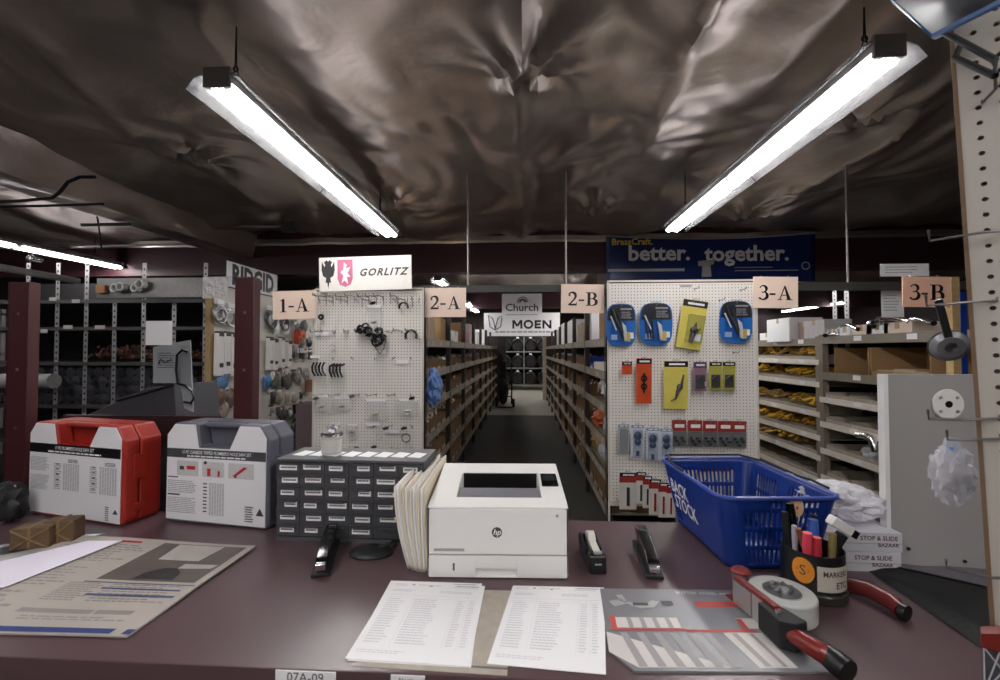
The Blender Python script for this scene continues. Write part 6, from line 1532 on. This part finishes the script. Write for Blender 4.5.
for i,(px_,py_,ln) in enumerate(((826,334,.32),(850,328,.30),(872,325,.28),(893,321,.3),(920,322,.3),(838,337,.25))):
    c = PX(px_,py_,XC+.06)
    t = thing('chrome_trap','chrome pipe trap on the 3-B top shelf, %s counted from the far end'%ORD[(1,3,4,5,6,2)[i]],'pipe fitting',c,group='chrome traps on the 3-B top shelf')
    a = random.uniform(-.6,.6)+(pi/2 if i%2 else .9)
    m = MB(); m.tube([(-ln*.5*cos(a),-ln*.5*sin(a),-.02),(0,0,.03),(ln*.3*cos(a),ln*.3*sin(a),.03),(ln*.45*cos(a),ln*.45*sin(a),.0)],.024,12); m.build('bent_tube', M_chrome, t)
    m = MB(); m.lathe([(.024,0),(.036,.004),(.036,.03),(.026,.034)],14,T(ln*.3*cos(a),ln*.3*sin(a),.015,ry=pi/2,rz=a)); m.build('slip_nut', M_chrome, t)
    m = MB(); m.cyl((-ln*.5*cos(a)*1.0,-ln*.5*sin(a),-.02),(-ln*.52*cos(a),-ln*.52*sin(a),-.022),.021,n=12); m.build('dark_mouth', M_black, t)
t = thing('slotted_uprights','pair of slotted grey uprights rising over the 3-B top shelf','upright',(XC+.45,0,0))
for px_ in (835,847):
    y = PX(px_,310,XC+.45).y; m = MB(); m.box(-.003,0,y-.035,y+.035,1.4,PX(px_,290,XC+.45).z); u = m.build('upright', M_up, t)
    m = MB(); z = 1.7
    while z < PX(px_,292,XC+.45).z: m.box(-.005,-.003,y-.008,y+.008,z,z+.02); z += .05
    m.build('slot', M_black, u)
for i,(x0,y0_,x1,y1_,lab) in enumerate(((881,290,904,317,'white paper sheet hanging beside the 3-B sign'),(880,264,929,276,'pale printed card lying over the dark bar above the 3-B sign'))):
    a = PY(x0,y0_,3.7); b = PY(x1,y1_,3.7); t = thing('hanging_notice',lab,'paper',((a.x+b.x)/2,3.7,(a.z+b.z)/2)); w=b.x-a.x; h=a.z-b.z
    m = MB(); m.box(-w/2,w/2,-.001,.001,-h/2,h/2); m.build('sheet', M_paper, t); m = MB(); bars(m,-w*.4,w*.3,-h*.3,h*.35,3 if i else 6,0,.3,T(0,-.0016,0) @ RX90); m.build('print', M_ink, t)
# ------------------------------------------------------------------ pipe store beyond the doorway
YS = YB+3.2
t = thing('coil_rack','steel rack of black pipe coils in the room past the doorway','rack',(0,YS,0))
m = MB(); m.box(-1.0,1.0,.5,.52,.2,2.1); m.build('back_panel', M_blackm, t)
for x in (-.98,.0,.98):
    m = MB(); m.box(x-.02,x+.02,-.02,.02,0,2.15); m.build('upright', M_steel, t)
for z in (.22,.86,1.50):
    m = MB(); m.box(-1.0,1.0,-.03,.5,z-.04,z); m.build('shelf', M_steel, t)
CP = None
for r,z in enumerate((.22,.86,1.50)):
    for k in range(4):
        if CP is None:
            CP = thing('pipe_coil','','pipe coil',(0,0,0),group='black pipe coils in the store'); m = MB()
            for q in range(5):
                m.torus((0,.06+.07*q,.246),.208,.036,24,8,axis='y')
            m.build('coiled_pipe', M_black, CP); m = MB(); m.cyl((0,.05,.246),(0,.38,.246),.17,n=20); m.build('core', M_blackm, CP)
            m = MB(); m.box(-.05,.05,-.008,.0,.50,.56); m.build('tag', M_paper, CP); o = CP
        else: o = dup(CP,(0,0,0))
        o.location = (-.74+.495*k, YS, z); o['label'] = 'black pipe coil %s on the %s shelf up of the store rack'%(ORD[k+1],ORD[r+1])
t = thing('hand_truck','black hand truck standing at the end of the 2-A shelves','hand truck',(xA+.32,11.6,0))
m = MB(); m.tube([(-.18,0,.1),(-.18,.1,1.0),(-.1,.12,1.25),(.1,.12,1.25),(.18,.1,1.0),(.18,0,.1)],.02,8)
for z in (.3,.6,.9): m.cyl((-.18,.1*z,z),(.18,.1*z,z),.015)
m.build('frame', M_black, t); m = MB(); m.box(-.2,.2,-.2,0,.02,.04); m.build('toe_plate', M_black, t)
for s in (-1,1): m = MB(); m.cyl((s*.2,.08,.12),(s*.26,.08,.12),.12,n=18); m.build('wheel', M_black, t)
t = thing('trash_bag','black filled sack leaning by the hand truck','sack',(xA+.24,12.2,0)); crumple('sack', None, None, (0,0,0), (.14,.14,.34), M_black, 40, 3, .3, parent=t)
